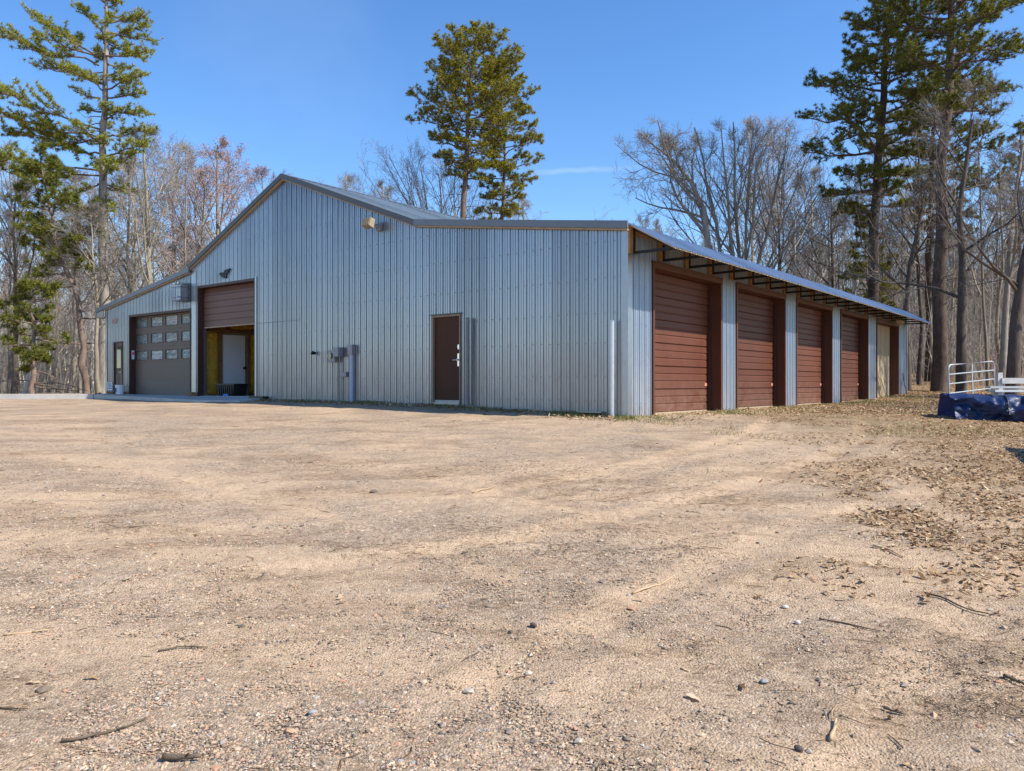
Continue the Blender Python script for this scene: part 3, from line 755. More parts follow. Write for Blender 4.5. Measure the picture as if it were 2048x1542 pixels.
# concrete apron and kerb on the left
def slab(name, top, z0, z1s, mat):
    n = len(top); m = MB()
    m.v += [(p[0], p[1], z0) for p in top] + [(p[0], p[1], z) for p, z in zip(top, z1s)]
    m.f.append(tuple(range(n, 2*n))); m.f.append(tuple(range(n-1, -1, -1)))
    for i in range(n): j = (i+1) % n; m.f.append((i, j, n+j, n+i))
    return m.build(name, mat)
loc = [(-.01, 12.3), (-1.0, 11.9), (-1.5, 13.4), (-1.25, 20.7), (-.01, 22.9)]
tag(slab('pavement', [to_world(*p) for p in loc], .7, [1.19, 1.125, 1.135, 1.235, 1.235], M['conc']), kind='structure')
loc = [(-1.26, 20.72), (-3.4, 22.9), (-6.5, 26.0), (-6.2, 26.3), (-1.0, 21.1)]
tag(slab('kerb', [to_world(*p) for p in loc], .7, [1.25]*5, M['conc']), kind='structure')

# tarpaulin over a low pile
e = empty('tarp_covered_pile', (10.62, 15.35, h1(10.62, 15.35)), R(-19), 'crumpled blue tarpaulin draped over a low long pile', 'tarp pile')
nx_, ny_ = 150, 84
U, V = np.meshgrid(np.linspace(0, 1, nx_), np.linspace(0, 1, ny_))
# path across: ground front -> up -> top -> down back
sx = -1.85 + U*5.4
per = V*3.4
yy = np.where(per < .62, -.78 + .10*per/.62, np.where(per < 2.78, -.68 + (per-.62)*.65, .724 + .10*(per-2.78)/.62))
zz = np.where(per < .62, per/.62*.46, np.where(per < 2.78, .46, .46*(1-(per-2.78)/.62)))
fold = np.abs(fbm(sx*1.5+per*.9, per*1.4-sx*.5, 71, 4)-.5)*2
fold2 = np.abs(fbm(sx*3.1-per*1.2, per*2.2, 75, 3)-.5)*2
side = np.exp(-((zz-.22)/.25)**2)
yy = yy + np.where(per < 1.7, -1, 1)*side*(.50*(.4-fold) + .22*(.4-fold2))
zz = zz + (zz > .2)*(.20*(fbm(sx*1.2, per*1.2, 81, 3)-.45) + .05*(.4-fold2)) 
zz = np.maximum(zz, -.03+.06*fold)
sx = sx + .10*(fbm(per*2, sx*2, 85, 3)-.5)
i = np.arange(nx_*ny_).reshape(ny_, nx_)
VV = np.stack([sx, yy, zz], -1).reshape(-1, 3); FF = np.stack([i[:-1,:-1], i[:-1,1:], i[1:,1:], i[1:,:-1]], -1).reshape(-1, 4)
np_mesh('tarpaulin', VV, [FF], M['tarp'], e, True)
for col_ in (24, 62):
    P_ = [tuple(VV[k*nx_+col_]+np.array([0, -.012 if k < ny_//2 else .012, .012])) for k in range(0, ny_, 2)]
    MB().tube(P_, .014, 6).build('strap', M['blackp'], e)
# closed left end sheet
m = MB(); ring = [tuple(VV[k*nx_]) for k in range(ny_)]
cpt = (-1.72, .0, .22)
for k in range(ny_-1): m.poly([ring[k], ring[k+1], cpt])
m.poly([ring[-1], ring[0], cpt])
M['flap'] = paint('blue_tarpaulin_flap', (.010, .030, .125), .75, 0, .3, 4., .15, .4); m.build('end_flap', M['flap'], e)
# boards lying on it
for k, (x0_, y0_, a, l) in enumerate(((11.0, 16.6, .12, 1.8), (11.4, 16.9, -.05, 2.2))):
    o = MB().box(-l/2, -.10, 0, l/2, .10, .045).build('loose_board', M['fence']); o.location = (x0_, y0_, h1(x0_, y0_)+.50+.06*k); o.rotation_euler = (0, 0, a)
    tag(o, 'pale loose board lying behind the blue tarpaulin, ' + ('lower of two' if k == 0 else 'upper of two'), 'board', 'boards behind the tarpaulin')
    [MB().box(q-.05, -.06, -.56, q+.05, .06, -.001).build('bearer', M['fence'], o) for q in (-l/2+.15, l/2-.15)]

# galvanised gate panel
P0 = ray(1899, 800, 17.2); P1 = ray(1990, 722, 18.4)
gb = Vector((P0.x, P0.y, 0)); ge = Vector((P1.x, P1.y, 0)); dv = (ge-gb); L = dv.length; ang = math.atan2(dv.y, dv.x)
e = empty('gate_panel', (gb.x, gb.y, h1(gb.x, gb.y)+.02), ang, 'galvanised tube gate panel standing behind the blue tarpaulin', 'gate')
e.rotation_euler = (0, R(-3.2), ang)
zt = CAMZ + (768-730)/F_PX*17.2 - (h1(gb.x, gb.y)+.02)
def arc(c, r, a0, a1, n=6): return [(c[0]+r*math.cos(a0+(a1-a0)*k/n), 0, c[1]+r*math.sin(a0+(a1-a0)*k/n)) for k in range(n+1)]
outline = [(0,0,0)] + arc((.12, zt-.12), .12, math.pi, math.pi/2) + arc((L-.12, zt-.12), .12, math.pi/2, 0) + [(L,0,.15)]
MB().tube(outline, .019, 10).build('frame', M['gatepipe'], e)
for k in range(1, 5):
    z = zt - k*(zt-.15)/4.4
    MB().tube([(.01,0,z),(L-.01,0,z)], .014, 8).build('rail', M['gatepipe'], e)
MB().box(L*.5-.02, -.012, .1, L*.5+.02, .012, zt-.02).build('brace', M['gatepipe'], e)
# white board fence
Pp = at(1998, 24.0)
e = empty('board_fence', Pp, R(2), 'low white board fence behind the gate panel', 'fence')
for k in range(3): MB().box(-.075+k*2.4, -.07, -.2, .075+k*2.4, .07, 1.95-h1(Pp.x, Pp.y)).build('post', M['fence'], e)
zr = CAMZ + (768-756)/F_PX*24 - Pp.z
MB().box(.02, -.12, zr-.17, 4.9, -.075, zr).build('rail', M['fence'], e)
Pm = ray(1992, 790, 18.9); Pt = ray(1981, 712, 18.9)
o = MB().tube([(Pm.x+.1, Pm.y, h1(Pm.x, Pm.y)), tuple(Pm), tuple(Pt)], [.012, .012, .009], 6).build('marker_rod', M['marker'])
tag(o, 'thin rusty orange rod leaning at the gate panel', 'rod')

# box trailer added out of view on the right to shadow the yard
e = empty('shadow_trailer', (8.75, 9.2, h1(8.75, 9.2)), R(-17.5), 'unseen grey box trailer added to cast a shadow into the yard', 'trailer')
MB().box(-.8, -1.5, .45, .8, 1.5, 1.62).build('body', M['greybox'], e, .03)
for sx_ in (-1, 1):
    wh = MB().tube([(sx_*.83, -.1, .31), (sx_*1.0, -.1, .31)], .30, 24).build('wheel', M['blackp'], e)
    MB().tube([(sx_*1.001, -.1, .31), (sx_*1.012, -.1, .31)], .17, 18).build('rim', M['chrome'], wh)
MB().tube([(-.5, 1.5, .5), (0, 2.5, .45)], .04, 8).tube([(.5, 1.5, .5), (0, 2.5, .45)], .04, 8).build('drawbar', M['black'], e)
MB().box(-.7, -1.52, .55, .7, -1.501, 1.52).build('rear_door', M['zinc'], e)
MB().tube([(0, 2.35, .0), (0, 2.35, .44)], .03, 8).build('jack_stand', M['black'], e)
# ------------------------------------------------------------------ trees
def tubes_np(polys, k):
    """polys: list of (P[n,3], r[n]); grouped by n, returns V, F"""
    groups = {}
    for P, r in polys: groups.setdefault(len(P), []).append((P, r))
    Vs, Fs, base = [], [], 0
    ca = np.cos(np.arange(k)*2*math.pi/k); sa = np.sin(np.arange(k)*2*math.pi/k)
    for n, lst in groups.items():
        P = np.array([a for a, b in lst], dtype=np.float64); r = np.array([b for a, b in lst])
        T = np.gradient(P, axis=1); T /= np.linalg.norm(T, axis=2, keepdims=True)+1e-9
        T0 = T[:, :1]; ref = np.where(np.abs(T0[..., 2:3]) < .8, np.array([0, 0, 1.]), np.array([1., 0, 0]))
        u = np.cross(T, np.broadcast_to(ref, T.shape)); u /= np.linalg.norm(u, axis=2, keepdims=True)+1e-9
        w = np.cross(T, u)
        Q = P[:, :, None] + r[:, :, None, None]*(u[:, :, None]*ca[None, None, :, None] + w[:, :, None]*sa[None, None, :, None])
        m = len(lst); ids = base + np.arange(m*n*k).reshape(m, n, k)
        a = ids[:, :-1]; b = np.roll(ids, -1, axis=2)[:, :-1]; c = np.roll(ids, -1, axis=2)[:, 1:]; d = ids[:, 1:]
        Fs.append(np.stack([a, b, c, d], -1).reshape(-1, 4)); Vs.append(Q.reshape(-1, 3)); base += m*n*k
    return np.concatenate(Vs), np.concatenate(Fs)
def nrm(v): return v/(np.linalg.norm(v)+1e-9)
def rand_perp(rng, d):
    v = rng.normal(size=3); v -= d*np.dot(v, d); return nrm(v)
def grow(rng, p, d, L, r0, r1, n, wob, up):
    P = [np.array(p, float)]; d = nrm(np.array(d, float)); s = L/(n-1)
    for i in range(n-1):
        d = nrm(d + rng.normal(size=3)*wob + np.array([0, 0, up]))
        P.append(P[-1]+d*s)
    return np.array(P), np.linspace(r0, r1, n)
def interp(P, r, f):
    q = f*(len(P)-1); i = min(int(q), len(P)-2); w = q-i
    return P[i]*(1-w)+P[i+1]*w, nrm(P[i+1]-P[i]), r[i]*(1-w)+r[i+1]*w
def branch_out(rng, P, r, lv, maxlv, cfg, out, tips):
    nch = cfg['n'][lv]
    L0 = np.linalg.norm(np.diff(P, axis=0), axis=1).sum()
    for c in range(nch):
        f = cfg['f0'][lv] + (1-cfg['f0'][lv])*((c+rng.uniform(.1, .9))/nch)
        f = min(f, .98)
        p, d, rr_ = interp(P, r, f)
        side = rand_perp(rng, d); a = R(rng.uniform(*cfg['ang'][lv]))
        dd = nrm(d*math.cos(a)+side*math.sin(a))
        L = L0*cfg['len'][lv]*(1.15-.6*f)*rng.uniform(.7, 1.25)
        rb = max(min(rr_*cfg.get('rr', .6), rr_*.9), cfg['rmin'])
        if cfg.get('hmax'): L = max(min(L, (cfg['hmax']-p[2])/max(.45, dd[2]+.25)), .25+.1*rng.random())
        n = 6 if lv == 0 else (5 if lv == 1 else 4)
        q, qr = grow(rng, p, dd, L, rb, max(rb*.35, cfg['rmin']), n, cfg['wob'], cfg['up'][lv])
        out[lv].append((q, qr))
        if lv+1 < maxlv: branch_out(rng, q, qr, lv+1, maxlv, cfg, out, tips)
        else: tips.append(q[-1]); tips.append(q[len(q)//2])
UP = dict(n=[13, 7, 6, 4], f0=[.34, .2, .15, .1], ang=[(28, 50), (25, 50), (25, 55), (25, 60)], len=[.40, .50, .50, .5], up=[.10, .07, .05, .03], wob=.10, rmin=.006)
SPREAD = dict(n=[10, 7, 6, 3], f0=[.30, .18, .12, .1], ang=[(35, 68), (28, 60), (25, 60), (25, 60)], len=[.62, .52, .48, .5], up=[.07, .04, .03, .02], wob=.17, rmin=.006, rr=.55)
MULTI = dict(n=[7, 6, 5, 3], f0=[.25, .2, .12, .1], ang=[(18, 38), (22, 45), (22, 50), (25, 60)], len=[.62, .45, .46, .5], up=[.07, .06, .05, .03], wob=.10, rmin=.006, rr=.6)
def bare_tree(name, loc, height, r0, cfg, seed, label, mats=('bark_grey', 'twig'), lean=(0, 0), stems=None, group=None, buds=False, levels=4, path=None, topr=.2, cat='tree'):
    rng = np.random.default_rng(seed)
    root = empty(name, loc, 0, label, cat, group)
    out = [[] for _ in range(5)]; tips = []; trunks = []; cfg = dict(cfg, hmax=height)
    if path is not None: T = [(np.array(path, float), np.linspace(r0, r0*topr, len(path)))]
    elif stems:
        T = []
        for (dx, dy, hh, rr_) in stems:
            hh = hh*.93; n = 9; s = np.linspace(0, 1, n); P = np.stack([dx*s**1.25, dy*s**1.25, hh*s], -1); P[1:-1] += rng.normal(size=(n-2, 3))*.07
            T.append((P, np.linspace(rr_, rr_*.2, n)))
    else:
        n = 11; s = np.linspace(0, 1, n); P = np.stack([lean[0]*s, lean[1]*s, height*s], -1); P[1:, :2] += np.cumsum(rng.normal(size=(n-1, 2))*height*.005, 0)
        T = [(P, r0*(1-(1-topr)*s**.85))]
    for P, r in T:
        Q = np.vstack([P[:1]-[0, 0, .3], P]); q = np.concatenate([[r[0]*1.35], r]); q[1] *= 1.12
        trunks.append((Q, q)); branch_out(rng, P, r, 0, levels, cfg, out, tips)
    V, Fq = tubes_np(trunks, 10); np_mesh('trunk', V, [Fq], M[mats[0]], root, True)
    limbs = out[0]; V1, F1 = tubes_np(limbs, 6)
    V2, F2 = tubes_np(out[1]+out[2]+out[3], 3)
    # limbs carry bark, the fine spray is the crown
    np_mesh('limbs', V1, [F1], M[mats[0]], root, True)
    np_mesh('crown', V2, [F2], M[mats[1]], root, False)
    if buds:
        tp = np.array(tips); n = len(tp); sel = rng.random(n) < .45; tp = tp[sel]; n = len(tp)
        d1 = rng.normal(size=(n, 3)); d1 /= np.linalg.norm(d1, axis=1, keepdims=True); d2 = np.cross(d1, rng.normal(size=(n, 3))); d2 /= np.linalg.norm(d2, axis=1, keepdims=True)
        s = rng.uniform(.025, .05, (n, 1))
        V = np.stack([tp-d1*s, tp+d2*s*.8, tp+d1*s, tp-d2*s*.8], 1).reshape(-1, 3)
        np_mesh('buds', V, [np.arange(4*n).reshape(n, 4)], M['bud'], root)
    return root

def tuft_template(rng, n, L, w, up=.35, spread=1.):
    tri = []
    for k in range(n):
        d = rng.normal(size=3); d[2] = d[2]*.8+up; d = nrm(d*np.array([spread, spread, 1]))
        s = rand_perp(rng, d)*w; l = L*rng.uniform(.75, 1.15)
        tri.append([-s, s, d*l])
    return np.array(tri)                        # n,3,3
def place_tufts(rng, pts, template, smin, smax):
    """pts (m,3): rotated, scaled copies of the needle tuft"""
    m = len(pts); a = rng.uniform(0, 2*math.pi, m); b = rng.normal(size=m)*.35
    ca, sa, cb, sb = np.cos(a), np.sin(a), np.cos(b), np.sin(b); z = np.zeros(m); o = np.ones(m)
    Rz = np.stack([np.stack([ca, -sa, z], -1), np.stack([sa, ca, z], -1), np.stack([z, z, o], -1)], 1)
    Rx = np.stack([np.stack([o, z, z], -1), np.stack([z, cb, -sb], -1), np.stack([z, sb, cb], -1)], 1)
    Rm = (Rz @ Rx)*rng.uniform(smin, smax, m)[:, None, None]
    V = np.einsum('mij,ntj->mnti', Rm, template) + np.asarray(pts)[:, None, None, :]
    V = V.reshape(-1, 3); return V, np.arange(len(V)).reshape(-1, 3)
def pine_foliage(rng, pts, kind, mat, root):
    pts = np.asarray(pts); half = rng.integers(0, 3, len(pts)); Vs, Fs, b = [], [], 0
    for q in range(3):
        if kind == 'red': T = tuft_template(rng, 32, .19, .014, .35)
        else: T = tuft_template(rng, 26, .17, .013, .45)
        V, Fc = place_tufts(rng, pts[half == q], T, .55, 1.35)
        Vs.append(V); Fs.append(Fc+b); b += len(V)
    return np_mesh('crown', np.concatenate(Vs), [np.concatenate(Fs)], M[mat], root)
def pine_branch(rng, p, tip, r, polys, pts, kind, dens=1., sag=.0):
    """a main branch from p to tip with side sprays that carry the tufts"""
    p = np.array(p, float); tip = np.array(tip, float); L = np.linalg.norm(tip-p)
    n = 7; s = np.linspace(0, 1, n)[:, None]
    P = p+(tip-p)*s; P[:, 2] += (-sag*L*np.sin(s[:, 0]*math.pi)); P[1:-1] += rng.normal(size=(n-2, 3))*L*.018
    polys.append((P, np.linspace(r, max(r*.25, .01), n)))
    ns = int(max(5, L*(6.0 if kind == 'red' else 6.5)*dens))
    for c in range(ns):
        f = .22+.78*((c+rng.uniform(0, 1))/ns)**.9; f = min(f, .99)
        q, d, rr_ = interp(P, np.linspace(r, .01, n), f)
        h = nrm(np.cross(d, [0, 0, 1.]))*(1 if c % 2 else -1)
        ang = R(rng.uniform(30, 62)); fl = .25 if kind == 'red' else .10
        dd = nrm(d*math.cos(ang)+h*math.sin(ang)+np.array([0, 0, rng.normal()*.22+fl]))
        l = min(L*(.42 if kind == 'red' else .32), 1.5)*(1.12-f*.75)*rng.uniform(.6, 1.2)+.12
        Q, qr = grow(rng, q, dd, l, max(rr_*.5, .012), .008, 4, .14, .10)
        polys.append((Q, qr))
        if kind == 'red':
            for ft in (1., .82, .62, .4):
                if ft == 1. or rng.random() < .8*dens:
                    e, dd2, _ = interp(Q, qr, min(ft, .999)); pts.append(e+rng.normal(size=3)*.05)
            if rng.random() < .75:
                e, dd2, _ = interp(Q, qr, .6)
                e2 = e+nrm(dd2+rng.normal(size=3)*.8+[0, 0, .3])*l*.45; polys.append((np.array([e, (e+e2)/2+[0, 0, .02], e2]), np.array([.01, .009, .007]))); pts.append(e2); pts.append((e+e2)/2+[0, 0, .06])
        else:
            for ft in np.linspace(.25, 1, max(3, int(l/.10))):
                e, _, _ = interp(Q, qr, min(ft, .999)); pts.append(e+rng.normal(size=3)*[.05, .05, .03]+[0, 0, .03])
    pts.append(P[-1])
def pine(name, loc, path, r0, crown, seed, label, kind='red', mat='needle_red', nbr=46, rise=(.05, .55), dens=1., dead=0, extra=None, bark='bark_pine', twig='bark_pine'):
    """path: trunk points relative to loc. crown: list of (z, r_left, r_right) relative to loc"""
    rng = np.random.default_rng(seed)
    root = empty(name, loc, 0, label, 'tree')
    P = np.array(path, float); zc = P[:, 2]
    n = 16; zz_ = np.linspace(zc[0], zc[-1], n); PP = np.stack([np.interp(zz_, zc, P[:, 0]), np.interp(zz_, zc, P[:, 1]), zz_], -1)
    PP[1:-1, :2] += rng.normal(size=(n-2, 2))*.05
    f = np.linspace(0, 1, n); rad = r0*(1-.82*f**1.1)
    Q = np.vstack([PP[:1]-[0, 0, .4], PP]); q = np.concatenate([[r0*1.45], rad]); q[1] *= 1.15
    V, Fq = tubes_np([(Q, q)], 14); np_mesh('trunk', V, [Fq], M[bark], root, True)
    polys, pts = [], []
    C = np.array(crown); z0, z1 = C[0, 0], C[-1, 0]
    az = rng.uniform(0, 6.28)
    for k in range(nbr):
        z = z0+(z1-z0)*((k+rng.uniform(0, 1))/nbr)**.92; az += 2.4+rng.uniform(-.5, .5)
        c = math.cos(az); rl, rrt = np.interp(z, C[:, 0], C[:, 1]), np.interp(z, C[:, 0], C[:, 2])
        Lr = (rl if c < 0 else rrt)*abs(c)+(rl+rrt)/2*(1-abs(c)); Lr *= rng.uniform(.62, 1.08)
        b = np.array([np.interp(z, zz_, PP[:, 0]), np.interp(z, zz_, PP[:, 1]), z])
        g_ = (z-z0)/(z1-z0); ri = rise[0]+(rise[1]-rise[0])*g_
        tip = b+np.array([c*Lr, math.sin(az)*Lr, Lr*ri+rng.normal()*.15])
        pine_branch(rng, b, tip, float(np.interp(z, zz_, rad))*.36+.012, polys, pts, kind, dens, sag=rng.uniform(-.05, .06))
    for k in range(14): pts.append(PP[-1]+rng.normal(size=3)*[.22, .22, .3])
    for (b, tip, rb) in (extra or []): pine_branch(rng, b, tip, rb, polys, pts, kind, dens, .02)
    for k in range(dead):
        z = rng.uniform(zc[0]+(z0-zc[0])*.35, z0); a = rng.uniform(0, 6.28); L = rng.uniform(.5, 2.2)
        b = np.array([np.interp(z, zz_, PP[:, 0]), np.interp(z, zz_, PP[:, 1]), z])
        G, gr = grow(rng, b, [math.cos(a), math.sin(a), .1], L, .03, .008, 5, .12, -.01); polys.append((G, gr))
        for _ in range(3):
            e, d, _r = interp(G, gr, rng.uniform(.4, .95)); S, s_ = grow(rng, e, d+rng.normal(size=3)*.6, L*.35, .012, .006, 4, .12, 0); polys.append((S, s_))
    V, Fq = tubes_np(polys, 5); np_mesh('branches', V, [Fq], M[twig], root, True)
    pine_foliage(rng, pts, kind, mat, root)
    return root
def rel(px, py, depth, loc): p = ray(px, py, depth); return np.array([p.x-loc.x, 0, p.z-loc.z])

# --- centre pines behind the building
D = 50.; L0 = at(922, D)
path = [(0, 0, 0)] + [tuple(rel(x, y, D, L0)) for x, y in ((925, 440), (932, 330), (940, 200), (948, 120), (954, 60))]
zy = lambda y, D, l: CAMZ+(768-y)/F_PX*D-l.z
pine('red_pine', L0, path, .30, [(zy(370, D, L0), .9, 1.2), (zy(300, D, L0), 2.4, 2.2), (zy(235, D, L0), 3.9, 3.6), (zy(170, D, L0), 3.0, 3.4), (zy(135, D, L0), 2.3, 2.7), (zy(95, D, L0), 1.5, 1.6), (zy(66, D, L0), .6, .6)], 11,
     'tall red pine rising behind the roof with a clear orange trunk', nbr=78, rise=(-.04, .55), dead=12)
D = 53.; L0 = at(1003, D)
path = [(0, 0, 0)] + [tuple(rel(x, y, D, L0)) for x, y in ((1004, 440), (1010, 300), (1003, 200), (1000, 150))]
pine('red_pine', L0, path, .22, [(zy(470, D, L0), 1.5, 1.6), (zy(400, D, L0), 2.0, 1.9), (zy(340, D, L0), 1.3, 2.5), (zy(240, D, L0), 1.9, 2.7), (zy(190, D, L0), 1.6, 2.2), (zy(140, D, L0), .8, .9)], 12,
     'shorter bushy pine crowding the right side of the tall one behind the roof', nbr=66, rise=(.0, .6), dead=6)

# --- big white pine at the left
D = 36.; L0 = at(207, D)
path = [(0, 0, 0)] + [tuple(rel(x, y, D, L0)) for x, y in ((207, 700), (206, 500), (205, 340), (208, 240), (206, 120), (212, 20), (216, -70))]
ex = []; rg = np.random.default_rng(77)
def zm(x, y): return (x/3.671, y/3.671)
BL = [((720,190),(520,0)), ((725,420),(215,105)), ((720,415),(320,300)), ((725,480),(90,320)), ((720,560),(310,520)), ((735,720),(560,680)), ((740,820),(555,770)), ((740,950),(0,715)), ((735,1010),(-60,840)), ((730,1040),(-40,925)), ((735,1010),(250,1040)), ((740,1130),(470,1075)), ((740,1250),(-40,1225)), ((745,1290),(140,1300)),
      ((770,170),(1015,55)), ((780,240),(1060,235)), ((780,290),(1040,150)), ((775,410),(1140,435)), ((780,470),(905,470)), ((770,660),(1110,600)), ((775,720),(1070,705)), ((775,800),(1100,860)), ((775,1010),(1130,975)), ((770,1150),(1160,1110)), ((765,1220),(1030,1170)), ((755,1340),(870,1390)), ((755,1330),(560,1480)), ((755,1380),(840,1560)), ((750,1400),(700,1600)),
      ((770,560),(900,520)), ((765,620),(640,600)), ((775,880),(930,850)), ((765,60),(860,-10)), ((770,20),(680,-60)), ((775,0),(900,-90))]
for a, b in BL:
    pa = rel(*zm(*a), D, L0); pb = rel(*zm(*b), D, L0); 
    pb = pb+np.array([0, rg.uniform(-1.1, 1.1)*min(2.2, .35*abs(pb[0]-pa[0])+.4), 0])
    ex.append((pa, pb, .05))
for k in range(15):
    y = rg.uniform(-20, 380); z = zy(y, D, L0); a = rg.uniform(-1, 1)*.7+(math.pi/2 if k % 2 else -math.pi/2); l = rg.uniform(1.0, 2.3)
    pa = np.array([np.interp(z, [p_[2] for p_ in path], [p_[0] for p_ in path]), 0, z]); ex.append((pa, pa+np.array([math.cos(a)*l, math.sin(a)*l, rg.uniform(-.1, .5)]), .04))
pine('white_pine', L0, path, .27, [(zy(120, D, L0), .6, .6), (zy(-70, D, L0), .4, .4)], 13, 'big white pine with long tiered limbs reaching left, beside the left wing', kind='white', mat='needle_white', nbr=10, rise=(.1, .5), dead=14, extra=ex, bark='bark_grey', twig='bark_pine', dens=1.05)
# smaller pines at the left edge
D = 33.; L0 = at(174, D)
path = [(0, 0, 0)] + [tuple(rel(x, y, D, L0)) for x, y in ((168, 700), (150, 590), (118, 500), (95, 400), (82, 325))]
pine('young_pine', L0, path, .15, [(zy(545, D, L0), 1.2, .9), (zy(500, D, L0), 1.8, 1.7), (zy(440, D, L0), 1.7, 1.9), (zy(390, D, L0), 1.5, 1.5), (zy(325, D, L0), .5, .5)], 14, 'pine leaning left on a slim bent trunk near the left edge', nbr=34, mat='needle_young', rise=(-.1, .4), dead=12, dens=.8)
D = 31.; L0 = at(66, D)
path = [(0, 0, 0)] + [tuple(rel(x, y, D, L0)) for x, y in ((66, 700), (64, 600), (66, 560))]
pine('young_pine', L0, path, .11, [(zy(740, D, L0), .5, .8), (zy(690, D, L0), 1.3, 1.2), (zy(640, D, L0), 1.2, 1.0), (zy(585, D, L0), .7, .9), (zy(560, D, L0), .3, .3)], 15, 'low bushy young pine at the far left edge', nbr=24, mat='needle_young', rise=(-.2, .3), dead=6, dens=.8)

# --- pines at the right
D = 40.; L0 = at(1742, D)
path = [(0, 0, 0)] + [tuple(rel(x, y, D, L0)) for x, y in ((1743, 560), (1752, 400), (1762, 250), (1775, 100), (1790, -60), (1800, -200))]
pine('red_pine', L0, path, .31, [(zy(430, D, L0), 1.6, 1.4), (zy(370, D, L0), 2.6, 1.8), (zy(285, D, L0), 4.1, 2.2), (zy(215, D, L0), 4.0, 2.6), (zy(120, D, L0), 2.6, 2.8), (zy(20, D, L0), 2.3, 2.8), (zy(-200, D, L0), .6, .6)], 16, 'large dark red pine behind the far half of the awning', mat='needle_dark', nbr=86, rise=(-.06, .6), dead=14, bark='bark_backlit', twig='bark_backlit')
D = 36.; L0 = at(1878, D)
path = [(0, 0, 0)] + [tuple(rel(x, y, D, L0)) for x, y in ((1880, 600), (1886, 400), (1895, 200), (1900, 60), (1905, -80), (1910, -260))]
pine('red_pine', L0, path, .33, [(zy(250, D, L0), 1.2, 1.8), (zy(180, D, L0), 2.8, 3.8), (zy(110, D, L0), 3.0, 4.4), (zy(20, D, L0), 3.4, 4.4), (zy(-120, D, L0), 2.4, 2.6), (zy(-260, D, L0), .5, .5)], 17, 'tallest red pine standing right of the building with its thick bare trunk', mat='needle_dark', nbr=62, rise=(-.02, .6), dead=16, bark='bark_backlit', twig='bark_backlit')
D = 47.; L0 = at(1858, D)
path = [(0, 0, 0)] + [tuple(rel(x, y, D, L0)) for x, y in ((1857, 600), (1860, 400), (1868, 250), (1880, 130))]
pine('red_pine', L0, path, .24, [(zy(470, D, L0), 1.4, 2.2), (zy(380, D, L0), 1.8, 3.8), (zy(300, D, L0), 1.8, 3.9), (zy(220, D, L0), 1.6, 3.0), (zy(130, D, L0), .6, .7)], 18, 'red pine half hidden behind the tallest pine trunk', mat='needle_dark', nbr=60, rise=(-.05, .5), dead=12, bark='bark_backlit', twig='bark_backlit')
D = 45.; L0 = at(1735, D)
path = [(0, 0, 0), tuple(rel(1735, 560, D, L0)), tuple(rel(1728, 420, D, L0))]
pine('young_pine', L0, path, .10, [(zy(690, D, L0), 1.9, 1.9), (zy(560, D, L0), 1.7, 1.8), (zy(500, D, L0), 1.0, 1.3), (zy(420, D, L0), .25, .3)], 19, 'dark young pine showing just above the far awning', mat='needle_dark', nbr=44, rise=(-.2, .2), dens=.8)
D = 52.; L0 = at(2040, D)
path = [(0, 0, 0), tuple(rel(2040, 500, D, L0)), tuple(rel(2042, 250, D, L0))]
pine('red_pine', L0, path, .18, [(zy(480, D, L0), 1.2, 1.2), (zy(380, D, L0), 2.0, 2.0), (zy(250, D, L0), .4, .4)], 20, 'thin pine at the far right edge behind the bare trees', mat='needle_dark', nbr=30, rise=(-.1, .4), dead=6)

# --- individual bare trees
def hgt(py, px, D): return CAMZ+(768-py)/F_PX*D-at(px, D).z
def bpath(D, L0, pts): return [(0, 0, 0)]+[tuple(rel(x, y, D, L0)) for x, y in pts]
def BT(px, D, top, r0, cfg, seed, label, **kw):
    return bare_tree(kw.pop('name', 'bare_tree'), at(px, D), hgt(top, px, D), r0, cfg, seed, label, **kw)
BT(198, 33., 430, .11, UP, 101, 'slim bare tree in front of the big white pine trunk', mats=('bark_tan', 'twig_tan'), lean=(-.3, 0))
BT(304, 36., 262, .19, dict(UP, n=[9, 7, 6, 4], rr=.45, ang=[(22, 42), (25, 50), (25, 55), (25, 60)]), 102, 'bare tan trunk tree rising behind the left wing roof', mats=('bark_tan', 'twig_tan'), lean=(-.5, 0))
BT(444, 45., 292, .20, UP, 103, 'bare maple with reddish buds above the left roof slope', mats=('bark_tan', 'twig_red'), buds=True, name='budding_maple')
BT(398, 43., 350, .15, UP, 104, 'small budding maple low beside the left roof slope', mats=('bark_grey', 'twig_red'), buds=True, name='budding_maple')
BT(520, 55., 345, .17, UP, 105, 'far budding maple just left of the roof peak', mats=('bark_grey', 'twig_red'), buds=True, name='budding_maple')
BT(255, 40., 330, .16, UP, 106, 'slender bare tree right of the white pine', mats=('bark_tan', 'twig_tan'))
BT(350, 48., 370, .15, UP, 107, 'bare tree between the tan trunk and the small maple', mats=('bark_grey', 'twig_tan'))
BT(140, 42., 350, .15, UP, 108, 'bare grey tree behind the leaning pine', mats=('bark_grey', 'twig_tan'))
BT(28, 34., 380, .14, UP, 109, 'dark slim trunk at the left edge', mats=('bark_dark', 'twig'))
BT(50, 38., 470, .10, UP, 110, 'white birch leaning right at the left edge', mats=('bark_birch', 'twig_tan'), lean=(1.2, 0), name='birch_tree')
BT(905, 52., 300, .2, MULTI, 111, 'fan shaped bare tree behind the roof left of the centre pine', mats=('bark_grey', 'twig_tan'), stems=[(-3.0, .3, 14.5, .14), (-2.0, -.6, 15.5, .15), (-1.0, .8, 15.8, .15), (.2, -.3, 15.6, .14), (.9, .6, 14.6, .12)])
BT(1060, 56., 395, .16, SPREAD, 112, 'low bare tree right of the centre pines', mats=('bark_grey', 'twig_tan'))
